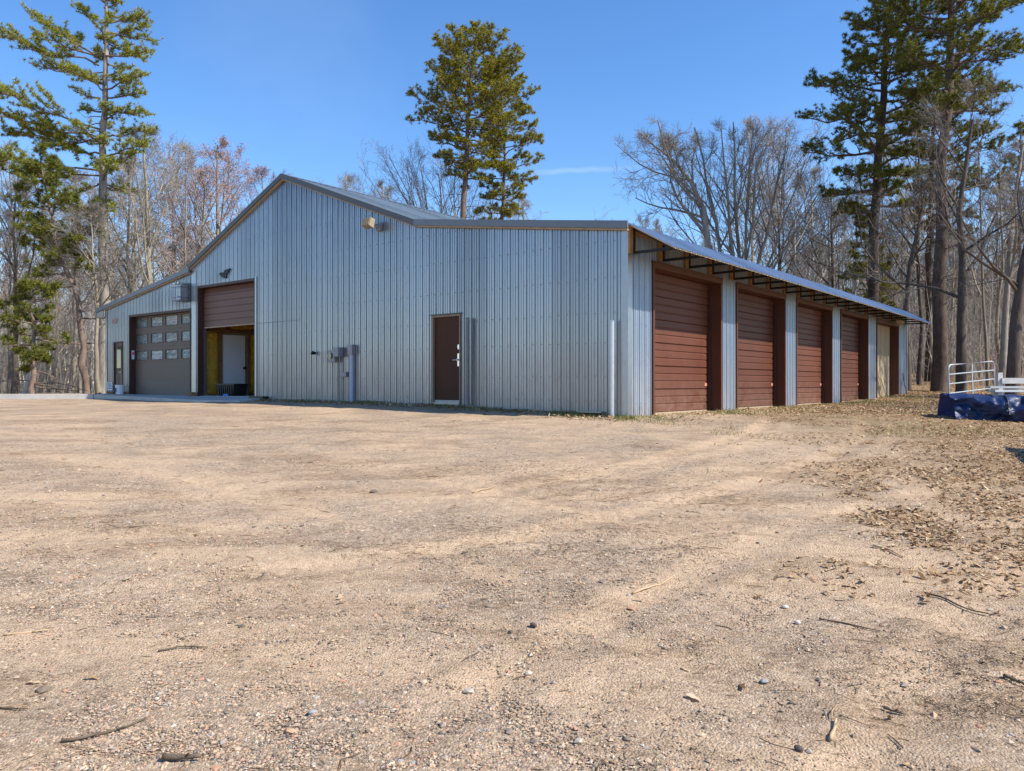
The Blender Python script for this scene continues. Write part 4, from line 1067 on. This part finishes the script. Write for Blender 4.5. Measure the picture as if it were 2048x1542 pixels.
BT(686, 75., 352, .18, UP, 113, 'far white snag tip showing over the main roof', mats=('bark_birch', 'twig_tan'), name='birch_tree', topr=.4)
BT(770, 72., 372, .16, UP, 114, 'far birch top just over the roof slope', mats=('bark_birch', 'twig_tan'), name='birch_tree', topr=.4)
D = 42.; L0 = at(1422, D)
bare_tree('bare_tree', L0, 13.2, .24, dict(SPREAD, n=[12, 8, 7, 4], len=[.40, .5, .48, .5], ang=[(30, 60), (28, 55), (25, 60), (25, 60)], up=[.12, .06, .04, .03], rmin=.006), 115, 'bare oak with crooked limbs reaching left over the near awning', mats=('bark_grey', 'twig'), path=bpath(D, L0, ((1420, 600), (1415, 480), (1408, 420), (1380, 360), (1345, 320), (1300, 285))), topr=.12)
BT(1480, 43., 268, .2, MULTI, 116, 'many stemmed bare tree above the middle of the awning', mats=('bark_grey', 'twig'), stems=[(-2.4, .4, 15.2, .17), (-1.2, -.6, 14.8, .15), (-.2, .6, 15.6, .16), (.6, -.4, 14.9, .14), (2.6, .3, 13.8, .15), (3.4, -.5, 13.0, .12)])
BT(1512, 50., 246, .19, UP, 117, 'straight pale birch standing above the awning', mats=('bark_birch', 'twig'), name='birch_tree')
BT(1625, 52., 345, .17, UP, 118, 'pale bare tree left of the dark red pine', mats=('bark_birch', 'twig'))
BT(1665, 47., 385, .15, SPREAD, 119, 'dark spreading tree just left of the dark red pine trunk', mats=('bark_dark', 'twig_dark'))
BT(1560, 58., 380, .15, UP, 120, 'reddish twigged tree behind the awning', mats=('bark_grey', 'twig_red'))
D = 33.; L0 = at(1922, D)
bare_tree('bare_tree', L0, 13, .20, dict(SPREAD, n=[11, 7, 6, 4], f0=[.24, .2, .15, .1], len=[.42, .5, .46, .5], ang=[(40, 72), (28, 58), (25, 60), (25, 60)], up=[.10, .05, .03, .02], rmin=.006, rr=.5), 121, 'dark bare oak with wide limbs behind the gate panel', mats=('bark_dark', 'twig_dark'), path=bpath(D, L0, ((1922, 650), (1925, 520), (1918, 420), (1932, 330), (1945, 240))), topr=.25)
D = 37.; L0 = at(1815, D)
bare_tree('bare_tree', L0, 9, .16, SPREAD, 122, 'forked dark tree between the two big pine trunks', mats=('bark_dark', 'twig_dark'), path=bpath(D, L0, ((1812, 620), (1820, 530), (1838, 450), (1850, 380))), topr=.25)
D = 36.; L0 = at(1976, D)
bare_tree('bare_tree', L0, 9, .08, dict(UP, n=[7, 5, 4, 3]), 123, 'thin pale curving sapling behind the gate panel', mats=('bark_tan', 'twig'), path=bpath(D, L0, ((1972, 680), (1966, 600), (1963, 480), (1960, 370), (1955, 250))), topr=.3)
D = 34.; L0 = at(2004, D)
bare_tree('bare_tree', L0, 9, .15, dict(UP, n=[8, 6, 5, 3]), 124, 'smooth grey leaning trunk near the right edge', mats=('bark_grey', 'twig'), path=bpath(D, L0, ((2010, 640), (2018, 520), (2030, 400), (2045, 290))), topr=.4)
D = 30.; L0 = at(2024, D)
bare_tree('bare_tree', L0, 11, .24, dict(SPREAD, n=[7, 6, 5, 3], rr=.38, len=[.42, .5, .48, .5]), 125, 'thick black trunk leaning out at the right edge', mats=('bark_dark', 'twig_dark'), path=bpath(D, L0, ((2032, 640), (2046, 540), (2070, 420), (2090, 300))), topr=.4)
# trees beyond the right edge of the frame whose shadows cross the yard and the doors
BT(2330, 24., 200, .24, SPREAD, 126, 'bare oak out in the yard beyond the tarpaulin', mats=('bark_dark', 'twig_dark'))
BT(2550, 19., 150, .22, SPREAD, 127, 'second bare oak out in the yard beyond the tarpaulin', mats=('bark_dark', 'twig_dark'))
BT(2250, 30., 180, .22, UP, 128, 'straight bare tree at the wood edge beyond the fence', mats=('bark_dark', 'twig_dark'))

# --- wood behind: copies of seven grown trees
protos = []
for k, (cfg, mt_, h_) in enumerate(((UP, ('bark_grey', 'twig'), 15), (SPREAD, ('bark_grey', 'twig'), 13), (UP, ('bark_tan', 'twig_tan'), 14), (MULTI, ('bark_dark', 'twig_dark'), 13), (UP, ('bark_birch', 'twig'), 15), (UP, ('bark_grey', 'twig_red'), 12), (UP, ('bark_dark', 'twig'), 16))):
    c2 = dict(cfg, n=[11, 6, 5, 3]); c2['rmin'] = .008
    protos.append(bare_tree('birch_tree' if k == 4 else 'bare_tree', (0, 0, 0), h_, .13, c2, 300+k, 'x', mats=mt_, levels=4))
rng = random.Random(9)
spots = []
def zone(n, px0, px1, d0, d1, mind):
    c = 0; tries = 0
    while c < n and tries < n*40:
        tries += 1
        D = math.sqrt(rng.uniform(d0*d0, d1*d1)); x = (rng.uniform(px0, px1)-CX0)/F_PX*D
        lx, ly = to_local(x, D)
        if -2 < lx < LEN+2.5 and -3 < ly < WID+2: continue
        if any((x-a)**2+(D-b)**2 < mind**2 for a, b in spots): continue
        spots.append((x, D)); c += 1
zone(88, 1540, 2130, 42, 95, 2.0); zone(62, -80, 420, 40, 85, 2.0); zone(46, 420, 1540, 62, 95, 2.5); zone(26, -900, -80, 42, 80, 2.5)
WOOD = 'bare trees standing in the wood around the building'
LB = ['bare grey upright tree among the many in the wood', 'bare grey spreading tree among the many in the wood', 'bare tan barked tree among the many in the wood', 'dark many stemmed tree among the many in the wood', 'white barked birch among the many in the wood', 'reddish twigged bare tree among the many in the wood', 'dark trunked tall tree among the many in the wood']
used = set()
for i, (x, y) in enumerate(spots):
    k = rng.choice([0, 0, 1, 2, 2, 3, 4, 5, 6]); left = x < 0
    if left and k in (3, 6): k = 2
    s = rng.uniform(.68, 1.0)*(1. if not left else .86)
    if -.39 < x/y < .33: s = min(s, (CAMZ + .222*y - 1.0)/15.)          # tops barely clear the roof
    loc_ = (x, y, h1(x, y)); rz = rng.uniform(0, 6.28)
    if k not in used:
        used.add(k); o = protos[k]; o.location = loc_; o.rotation_euler = (0, 0, rz); o.scale = (s,)*3; o['label'] = LB[k]; o['group'] = WOOD + ', ' + LB[k].split(' among')[0]
    else: copy_thing(protos[k], loc_, rz, s, LB[k], WOOD + ', ' + LB[k].split(' among')[0])

# undergrowth and the far wood that reads as one mass
def stems(n, zones, seed, hr, rr_, twigs, name, mat):
    g_ = np.random.default_rng(seed); polys = []
    for i in range(n):
        px0, px1, d0, d1 = zones[g_.choice(len(zones), p=None)]
        D = math.sqrt(g_.uniform(d0*d0, d1*d1)); x = (g_.uniform(px0, px1)-CX0)/F_PX*D
        lx, ly = to_local(x, D)
        if -1 < lx < LEN+2 and -3 < ly < WID+1: continue
        z = float(H_base(x, D)); h_ = g_.uniform(*hr); r_ = g_.uniform(*rr_)
        P, r = grow(g_, (x, D, z-.1), (g_.normal()*.12, g_.normal()*.12, 1), h_, r_, r_*.35, 6, .06, .02); polys.append((P, r))
        for k in range(twigs):
            e, d, rb = interp(P, r, g_.uniform(.25, .97)); a = rand_perp(g_, d)
            Q, q = grow(g_, e, d*.75+a, h_*g_.uniform(.12, .32), rb*.6, max(rb*.25, .006), 4, .12, .06); polys.append((Q, q))
            for _ in range(2):
                e2, d2, rb2 = interp(Q, q, g_.uniform(.3, .95)); S, s_ = grow(g_, e2, d2+rand_perp(g_, d2)*.8, h_*g_.uniform(.06, .16), max(rb2*.6, .006), .005, 4, .1, .04); polys.append((S, s_))
    V, Fq = tubes_np(polys, 3)
    return np_mesh(name, V, [Fq], M[mat])
ZR = [(1790, 2120, 40, 80), (1790, 2120, 45, 100), (1600, 1800, 50, 90)]
ZL = [(-60, 230, 36, 70), (-60, 420, 40, 80)]
tag(stems(1500, ZR, 41, (2, 7), (.012, .035), 6, 'undergrowth', 'twig'), 'tangle of thin bare saplings filling the wood on the right', 'undergrowth', kind='stuff')
tag(stems(800, ZL, 42, (1.5, 6), (.012, .03), 6, 'undergrowth', 'twig_tan'), 'tangle of thin tan saplings filling the wood on the left', 'undergrowth', kind='stuff')
tag(stems(1900, [(1500, 2150, 95, 170), (1700, 2150, 80, 150), (-100, 560, 80, 150), (400, 1600, 110, 160)], 43, (9, 15), (.06, .14), 7, 'distant_wood', 'twig'), 'distant mass of bare trunks closing the wood behind', 'wood', kind='stuff')

# ------------------------------------------------------------------ scatter on the ground
def scatter_density(n, fx, fy, dens, seed):
    g_ = np.random.default_rng(seed); X, Y = fx(g_, n), fy(g_, n); keep = g_.random(n) < dens(X, Y); return X[keep], Y[keep], g_
def inside_b(X, Y, m=.03):
    lx, ly = to_local(X, Y); return (lx > -m) & (ly > -m) & (lx < LEN+m) & (ly < WID+m)
OCT = np.array([[1,0,0],[0,1,0],[-1,0,0],[0,-1,0],[0,0,1],[0,0,-1.]]); OCTF = np.array([[0,1,4],[1,2,4],[2,3,4],[3,0,4],[1,0,5],[2,1,5],[3,2,5],[0,3,5]])
ph = (1+5**.5)/2
ICO = np.array([[-1,ph,0],[1,ph,0],[-1,-ph,0],[1,-ph,0],[0,-1,ph],[0,1,ph],[0,-1,-ph],[0,1,-ph],[ph,0,-1],[ph,0,1],[-ph,0,-1],[-ph,0,1]])/1.9
ICOF = np.array([[0,11,5],[0,5,1],[0,1,7],[0,7,10],[0,10,11],[1,5,9],[5,11,4],[11,10,2],[10,7,6],[7,1,8],[3,9,4],[3,4,2],[3,2,6],[3,6,8],[3,8,9],[4,9,5],[2,4,11],[6,2,10],[8,6,7],[9,8,1]])
def stones(X, Y, S, tv, tf, g_, name, mat, label, flat=.6):
    n = len(X); Z = H(X, Y); a = g_.uniform(0, 6.28, n); ca, sa = np.cos(a), np.sin(a)
    T = tv[None]*(1+g_.normal(size=(n, len(tv), 3))*.22)
    T = T*np.stack([g_.uniform(.75, 1.35, n), g_.uniform(.7, 1.1, n), g_.uniform(.45, .85, n)*flat*1.4], -1)[:, None]
    x = T[..., 0]*ca[:, None]-T[..., 1]*sa[:, None]; y = T[..., 0]*sa[:, None]+T[..., 1]*ca[:, None]
    V = np.stack([x, y, T[..., 2]], -1)*S[:, None, None] + np.stack([X, Y, Z+S*.12], -1)[:, None]
    Fc = tf[None]+(np.arange(n)*len(tv))[:, None, None]
    return tag(np_mesh(name, V.reshape(-1, 3), [Fc.reshape(-1, 3)], M[mat]), label, 'gravel', kind='stuff')
wedge_y = lambda lo, hi: (lambda g_, n: np.sqrt(g_.uniform(lo*lo, hi*hi, n)))
def fan(seed, n, lo, hi, dens):
    g_ = np.random.default_rng(seed); Y = lo*(hi/lo)**g_.random(n); X = g_.uniform(-.70, .70, n)*Y
    keep = (g_.random(n) < dens(X, Y)) & ~inside_b(X, Y, .1); return X[keep], Y[keep], g_
gd_ = lambda X, Y: (.16+.84*sstep(.42, .62, fbm(X*.85, Y*.85, 51)))*(1-.85*track(X, Y))
X, Y, g_ = fan(1, 170000, 2.7, 11., gd_)
stones(X, Y, g_.gamma(3., .0013, len(X))+.0022, OCT, OCTF, g_, 'gravel', 'stone', 'fine crushed gravel strewn over the sandy yard')
X, Y, g_ = fan(2, 4200, 2.7, 15., lambda X, Y: .1+.9*sstep(.5, .68, fbm(X*.7, Y*.7, 57)))
stones(X, Y, g_.gamma(1.6, .0036, len(X))+.0045, ICO, ICOF, g_, 'pebbles', 'stone', 'loose rounded pebbles lying in patches on the yard')
# twig and needle litter
def strips(X, Y, g_, Lr, w, name, mat, label, cat, lift=.004, curl=.2):
    n = len(X); a = g_.uniform(0, 6.28, n); L_ = g_.uniform(*Lr, n); P = []
    for f in (-.5, 0, .5):
        px_ = X+np.cos(a)*L_*f + (np.sin(a)*L_*curl*g_.normal(size=n)*.4 if f == 0 else 0); py_ = Y+np.sin(a)*L_*f
        P.append(np.stack([px_, py_, H(px_, py_)+lift+g_.random(n)*lift], -1))
    P = np.stack(P, 1); r = np.stack([w*g_.uniform(.6, 1.4, n)]*3, -1)*np.array([.8, 1., .6])
    ca = np.cos(np.arange(3)*2.094); sa = np.sin(np.arange(3)*2.094)
    u = np.stack([-np.sin(a), np.cos(a), 0*a], -1)[:, None]; V = P[:, :, None]+r[:, :, None, None]*(u[:, :, None]*ca[None, None, :, None]+np.array([0, 0, 1.])*sa[None, None, :, None])
    ids = np.arange(n*9).reshape(n, 3, 3); b = np.roll(ids, -1, 2)
    Fq = np.stack([ids[:, :-1], b[:, :-1], b[:, 1:], ids[:, 1:]], -1).reshape(-1, 4)
    return tag(np_mesh(name, V.reshape(-1, 3), [Fq], M[mat]), label, cat, kind='stuff')
ld = lambda X, Y: sstep(.55, .72, fbm(X*.5+Y*.25, Y*1.1, 61))*.95+.05
X, Y, g_ = fan(3, 52000, 2.7, 16., ld)
strips(X, Y, g_, (.02, .065), .0014, 'needle_litter', 'debris', 'dark pine needles and bits of twig drifted over the yard', 'litter')
X, Y, g_ = fan(4, 700, 2.8, 17., lambda X, Y: .2+.8*ld(X, Y))
strips(X, Y, g_, (.05, .20), .0026, 'twig_litter', 'debris', 'small broken twigs scattered over the yard', 'litter', .006, .5)
# fallen leaves
def leaves(X, Y, g_, S, name, label):
    n = len(X); a = g_.uniform(0, 6.28, n); Z = H(X, Y)
    out = np.array([[-1, 0, 0], [-.45, .42, .18], [.1, .30, .10], [.5, .45, .22], [1, 0, .05], [.5, -.45, .25], [.1, -.28, .12], [-.45, -.42, .2]])
    T = out[None]*np.stack([np.ones(n), g_.uniform(.7, 1.2, n), g_.uniform(-.4, 1.8, n)], -1)[:, None]+g_.normal(size=(n, 8, 3))*.10
    tl = g_.normal(size=n)*.35; T[..., 2] += T[..., 0]*tl[:, None]
    x = T[..., 0]*np.cos(a)[:, None]-T[..., 1]*np.sin(a)[:, None]; y = T[..., 0]*np.sin(a)[:, None]+T[..., 1]*np.cos(a)[:, None]
    V = np.stack([x, y, T[..., 2]], -1)*S[:, None, None]+np.stack([X, Y, Z+S*.22], -1)[:, None]
    i0 = np.arange(n)[:, None]*8
    Fq = np.concatenate([i0+np.array([0, 1, 2, 7]), i0+np.array([7, 2, 3, 6]), i0+np.array([6, 3, 4, 5])])
    return tag(np_mesh(name, V.reshape(-1, 3), [Fq], M['leaf']), label, 'leaves', kind='stuff')
X, Y, g_ = fan(5, 120000, 3.0, 24., lambda X, Y: leafd(X, Y)*.9+.0008)
leaves(X, Y, g_, g_.uniform(.018, .042, len(X)), 'fallen_leaves', 'dry tan oak leaves drifted over the right side of the yard')
g_ = np.random.default_rng(6); n = 45000; px = g_.uniform(1560, 2110, n); Y = 18*(75/18)**g_.random(n); X = (px-CX0)/F_PX*Y
keep = ~inside_b(X, Y, .2) & (X > 4); X, Y = X[keep], Y[keep]
leaves(X, Y, g_, g_.uniform(.03, .055, len(X)), 'fallen_leaves', 'leaf litter on the wood floor right of the building')
# leaves, soil and grass along the wall feet
g_ = np.random.default_rng(7); n = 2600; q = g_.random(n)
lx = np.where(q < .55, -np.abs(g_.normal(size=n))*.35-.06, g_.uniform(0, 24, n)); ly = np.where(q < .55, g_.uniform(-.3, 12, n), -np.abs(g_.normal(size=n))*.7-.06)
W = np.array([to_world(a, b)[:2] for a, b in zip(lx, ly)])
leaves(W[:, 0], W[:, 1], g_, g_.uniform(.03, .065, n), 'fallen_leaves', 'brown leaves gathered along the foot of the walls')
def blades(X, Y, g_, hr, label):
    n = len(X); Z = H(X, Y); a = g_.uniform(0, 6.28, n); h_ = g_.uniform(*hr, n); b = g_.normal(size=(n, 2))*.5
    s = np.stack([np.cos(a), np.sin(a), 0*a], -1)*.004
    P0 = np.stack([X, Y, Z-.01], -1); P1 = P0+np.stack([b[:, 0]*h_*.4, b[:, 1]*h_*.4, h_*.6], -1); P2 = P0+np.stack([b[:, 0]*h_, b[:, 1]*h_, h_], -1)
    V = np.stack([P0-s, P0+s, P1+s*.8, P1-s*.8, P2], 1); i0 = np.arange(n)[:, None]*5
    return tag(np_mesh('grass', V.reshape(-1, 3), [i0+np.array([0, 1, 2, 3]), i0+np.array([3, 2, 4])], M['grass']), label, 'grass', kind='stuff')
n = 26000; q = g_.random(n)
lx = np.where(q < .45, -np.abs(g_.normal(size=n))*.22-.05, g_.uniform(-.6, 24, n)); ly = np.where(q < .45, g_.uniform(-.3, 11.5, n), -np.abs(g_.normal(size=n))*.9-.05)
W = np.array([to_world(a, b)[:2] for a, b in zip(lx, ly)]); X, Y = W[:, 0], W[:, 1]
k = g_.random(n) < (.10+.9*sstep(.48, .64, fbm(X*.8, Y*.8, 91))); X, Y = X[k], Y[k]
blades(X, Y, g_, (.03, .10), 'thin new grass along the foot of the building')
n = 16000; px = g_.uniform(1420, 2080, n); Y = g_.uniform(12.5, 30, n); X = (px-CX0)/F_PX*Y; k = (g_.random(n) < sstep(.50, .66, fbm(X*.6, Y*.6, 95))) & ~inside_b(X, Y, .1)
blades(X[k], Y[k], g_, (.03, .08), 'sparse grass in the leaf litter right of the building')

# sticks one can point to
def stick(a, b, r, pale, label, bend=.06, seed=0):
    A, B = ground_at(*a), ground_at(*b); g2 = random.Random(seed); n = 9; pts = []; rad = []
    s = (B-A).cross(Vector((0, 0, 1))).normalized(); L_ = (B-A).length; ph_ = g2.uniform(0, 6)
    for i in range(n):
        f = i/(n-1); p = A.lerp(B, f)+s*L_*bend*math.sin(f*math.pi)+s*L_*.012*math.sin(f*9+ph_); p.z = h1(p.x, p.y)+r*.9+g2.uniform(0, r*.4); pts.append(p); rad.append(r*(1.05-.45*f)*(1+g2.uniform(-.12, .12)))
    rad = [q*.68 for q in rad]; o = MB().tube(pts, rad, 8).build('stick', M['stick_pale' if pale else 'stick_dark'], None, 0, True)
    tag(o, label, 'stick', 'sticks lying on the yard')
    pm = pts[5]; d_ = (B-A).normalized(); e_ = (d_+s*.9).normalized()*L_*.13
    MB().tube([tuple(pm), tuple(pm+e_+Vector((0, 0, r*1.2)))], [r*.5, r*.2], 6).build('side_twig', M['stick_pale' if pale else 'stick_dark'], o)
stick((122,1489),(292,1452), .011, 0, 'long dark bent stick low in the left foreground', .08, 1)
stick((326,1528),(402,1534), .020, 0, 'short thick bark piece at the bottom left of the yard', .02, 2)
stick((316,1311),(416,1300), .008, 0, 'thin curved dark stick beside a yellow pebble at left', -.12, 3)
stick((0,1421),(55,1422), .008, 0, 'straight thin stick at the left edge of the foreground', .01, 4)
stick((6,1280),(98,1268), .009, 1, 'pale stick among dark litter at the left edge', .03, 5)
stick((946,988),(992,974), .012, 1, 'pale slat shaped stick in the middle of the yard', .02, 6)
stick((1264,1192),(1346,1162), .012, 1, 'long pale reddish stick right of the yard centre', .02, 7)
stick((1748,1096),(1806,1119), .013, 1, 'pale curved stick by the leaf patch on the right', -.05, 8)
stick((1661,1490),(1673,1454), .013, 1, 'short pale peg shaped stick in the right foreground', .01, 9)
stick((1768,1427),(1806,1436), .011, 0, 'short dark stick in the right foreground', .03, 10)
stick((2008,1366),(2056,1382), .014, 0, 'dark stick running out of the right edge', .02, 11)
stick((1850,1192),(1988,1236), .010, 0, 'long dark twig in the litter band on the right', .03, 12)
stick((1638,1244),(1762,1268), .008, 0, 'thin dark twig across the right middle ground', -.03, 13)
M['st_white'] = paint('white_stone', (.50, .45, .38), .8, 0, .12, 20, .3, .3); M['st_dark'] = paint('dark_stone', (.09, .07, .06), .85, 0, .2, 20, .3, .3); M['st_grey'] = paint('grey_stone', (.27, .27, .27), .8, 0, .12, 20, .3, .3)
for k, (px, py, s, m_, lb) in enumerate(((1571,1222,.030,'st_white','round white stone on the right of the yard'), (1594,1247,.028,'st_white','oblong pale stone below the round white stone'), (1068,1258,.035,'st_dark','dark lump of a stone near the middle of the yard'), (626,1431,.028,'st_grey','smooth round grey stone in the left foreground'), (1529,1366,.028,'st_grey','blue grey stone in the right foreground'), (1596,1505,.030,'st_dark','black stone at the bottom right foreground'))):
    P = ground_at(px, py); tag(rock_mesh('stone', M[m_], (s*.75, s*.62, s*.40), P+Vector((0, 0, s*.25)), 60+k), lb, 'stone', 'single stones on the yard')

# ------------------------------------------------------------------ light, sky, camera
SUN_EL = 45.
sd = Vector((.94, -.36, 0)).normalized()
sun_dir = Vector((sd.x*math.cos(R(SUN_EL)), sd.y*math.cos(R(SUN_EL)), math.sin(R(SUN_EL))))
ld_ = bpy.data.lights.new('sun', 'SUN'); ld_.energy = 5.0; ld_.angle = R(.53); ld_.color = (1., .95, .87)
so = link(bpy.data.objects.new('sun', ld_)); so.rotation_euler = (-sun_dir).to_track_quat('-Z', 'Y').to_euler()
w = bpy.data.worlds.new('World'); sc.world = w; w.use_nodes = True
nt = w.node_tree; nt.nodes.clear()
sky = nt.nodes.new('ShaderNodeTexSky'); sky.sky_type = 'NISHITA'; sky.sun_disc = False
sky.sun_elevation = R(SUN_EL); sky.sun_rotation = math.atan2(sun_dir.x, sun_dir.y)
sky.air_density = 1.0; sky.dust_density = .15; sky.ozone_density = 3.0; sky.altitude = 300
bg = nt.nodes.new('ShaderNodeBackground'); bg.inputs[1].default_value = .15
wo = nt.nodes.new('ShaderNodeOutputWorld')
hs_ = nt.nodes.new('ShaderNodeHueSaturation'); hs_.inputs['Saturation'].default_value = 1.22; hs_.inputs['Hue'].default_value = .505
nt.links.new(sky.outputs[0], hs_.inputs['Color']); 
# a faint vapour trail low over the roof, placed by direction in the sky itself
def wm(op, a, b=None):
    q = nt.nodes.new('ShaderNodeMath'); q.operation = op
    for k_, v_ in enumerate((a, b)):
        if v_ is None: continue
        if hasattr(v_, 'is_output'): nt.links.new(v_, q.inputs[k_])
        else: q.inputs[k_].default_value = v_
    return q.outputs[0]
def wr(v_, a, b, c, d):
    q = nt.nodes.new('ShaderNodeMapRange'); q.interpolation_type = 'SMOOTHSTEP'; nt.links.new(v_, q.inputs[0])
    for k_, x_ in enumerate((a, b, c, d)): q.inputs[k_+1].default_value = x_
    return q.outputs[0]
tc = nt.nodes.new('ShaderNodeTexCoord'); sx_ = nt.nodes.new('ShaderNodeSeparateXYZ'); nt.links.new(tc.outputs['Generated'], sx_.inputs[0])
yy_ = wm('MAXIMUM', sx_.outputs[1], .02); aa = wm('DIVIDE', sx_.outputs[0], yy_); ee = wm('DIVIDE', sx_.outputs[2], yy_)
nz = nt.nodes.new('ShaderNodeTexNoise'); nz.inputs['Scale'].default_value = 45; nz.inputs['Detail'].default_value = 5; nt.links.new(tc.outputs['Generated'], nz.inputs['Vector'])
off = wm('ABSOLUTE', wm('SUBTRACT', wm('ADD', ee, wm('MULTIPLY', wm('SUBTRACT', nz.outputs['Fac'], .5), .006)), wm('ADD', wm('MULTIPLY', aa, .05), .2685)))
msk = wm('MULTIPLY', wm('MULTIPLY', wr(off, .0005, .0055, 1, 0), wr(aa, .0, .06, 0, 1)), wr(aa, .08, .2, 1, 0))
veil = nt.nodes.new('ShaderNodeTexNoise'); veil.inputs['Scale'].default_value = 2.2; veil.inputs['Detail'].default_value = 6; nt.links.new(tc.outputs['Generated'], veil.inputs['Vector'])
mskv = wm('MAXIMUM', wm('MULTIPLY', msk, .12), wr(veil.outputs['Fac'], .5, .8, 0, .07))
mxs = nt.nodes.new('ShaderNodeMix'); mxs.data_type = 'RGBA'; nt.links.new(mskv, mxs.inputs[0]); nt.links.new(hs_.outputs[0], mxs.inputs[6]); mxs.inputs[7].default_value = (5.2, 5.8, 6.4, 1)
nt.links.new(mxs.outputs[2], bg.inputs[0]); nt.links.new(bg.outputs[0], wo.inputs[0])

cd = bpy.data.cameras.new('camera'); cam = link(bpy.data.objects.new('camera', cd))
cam.location = (0, 0, CAMZ); cam.rotation_euler = (R(90), 0, 0)
cd.sensor_width = 36; cd.lens = 36*F_PX/2048; cd.shift_y = -(771-CY0)/2048
cd.clip_start = .05; cd.clip_end = 3000
sc.camera = cam
sc.view_settings.view_transform = 'Standard'; sc.view_settings.look = 'None'; sc.view_settings.exposure = .62; sc.view_settings.gamma = 1
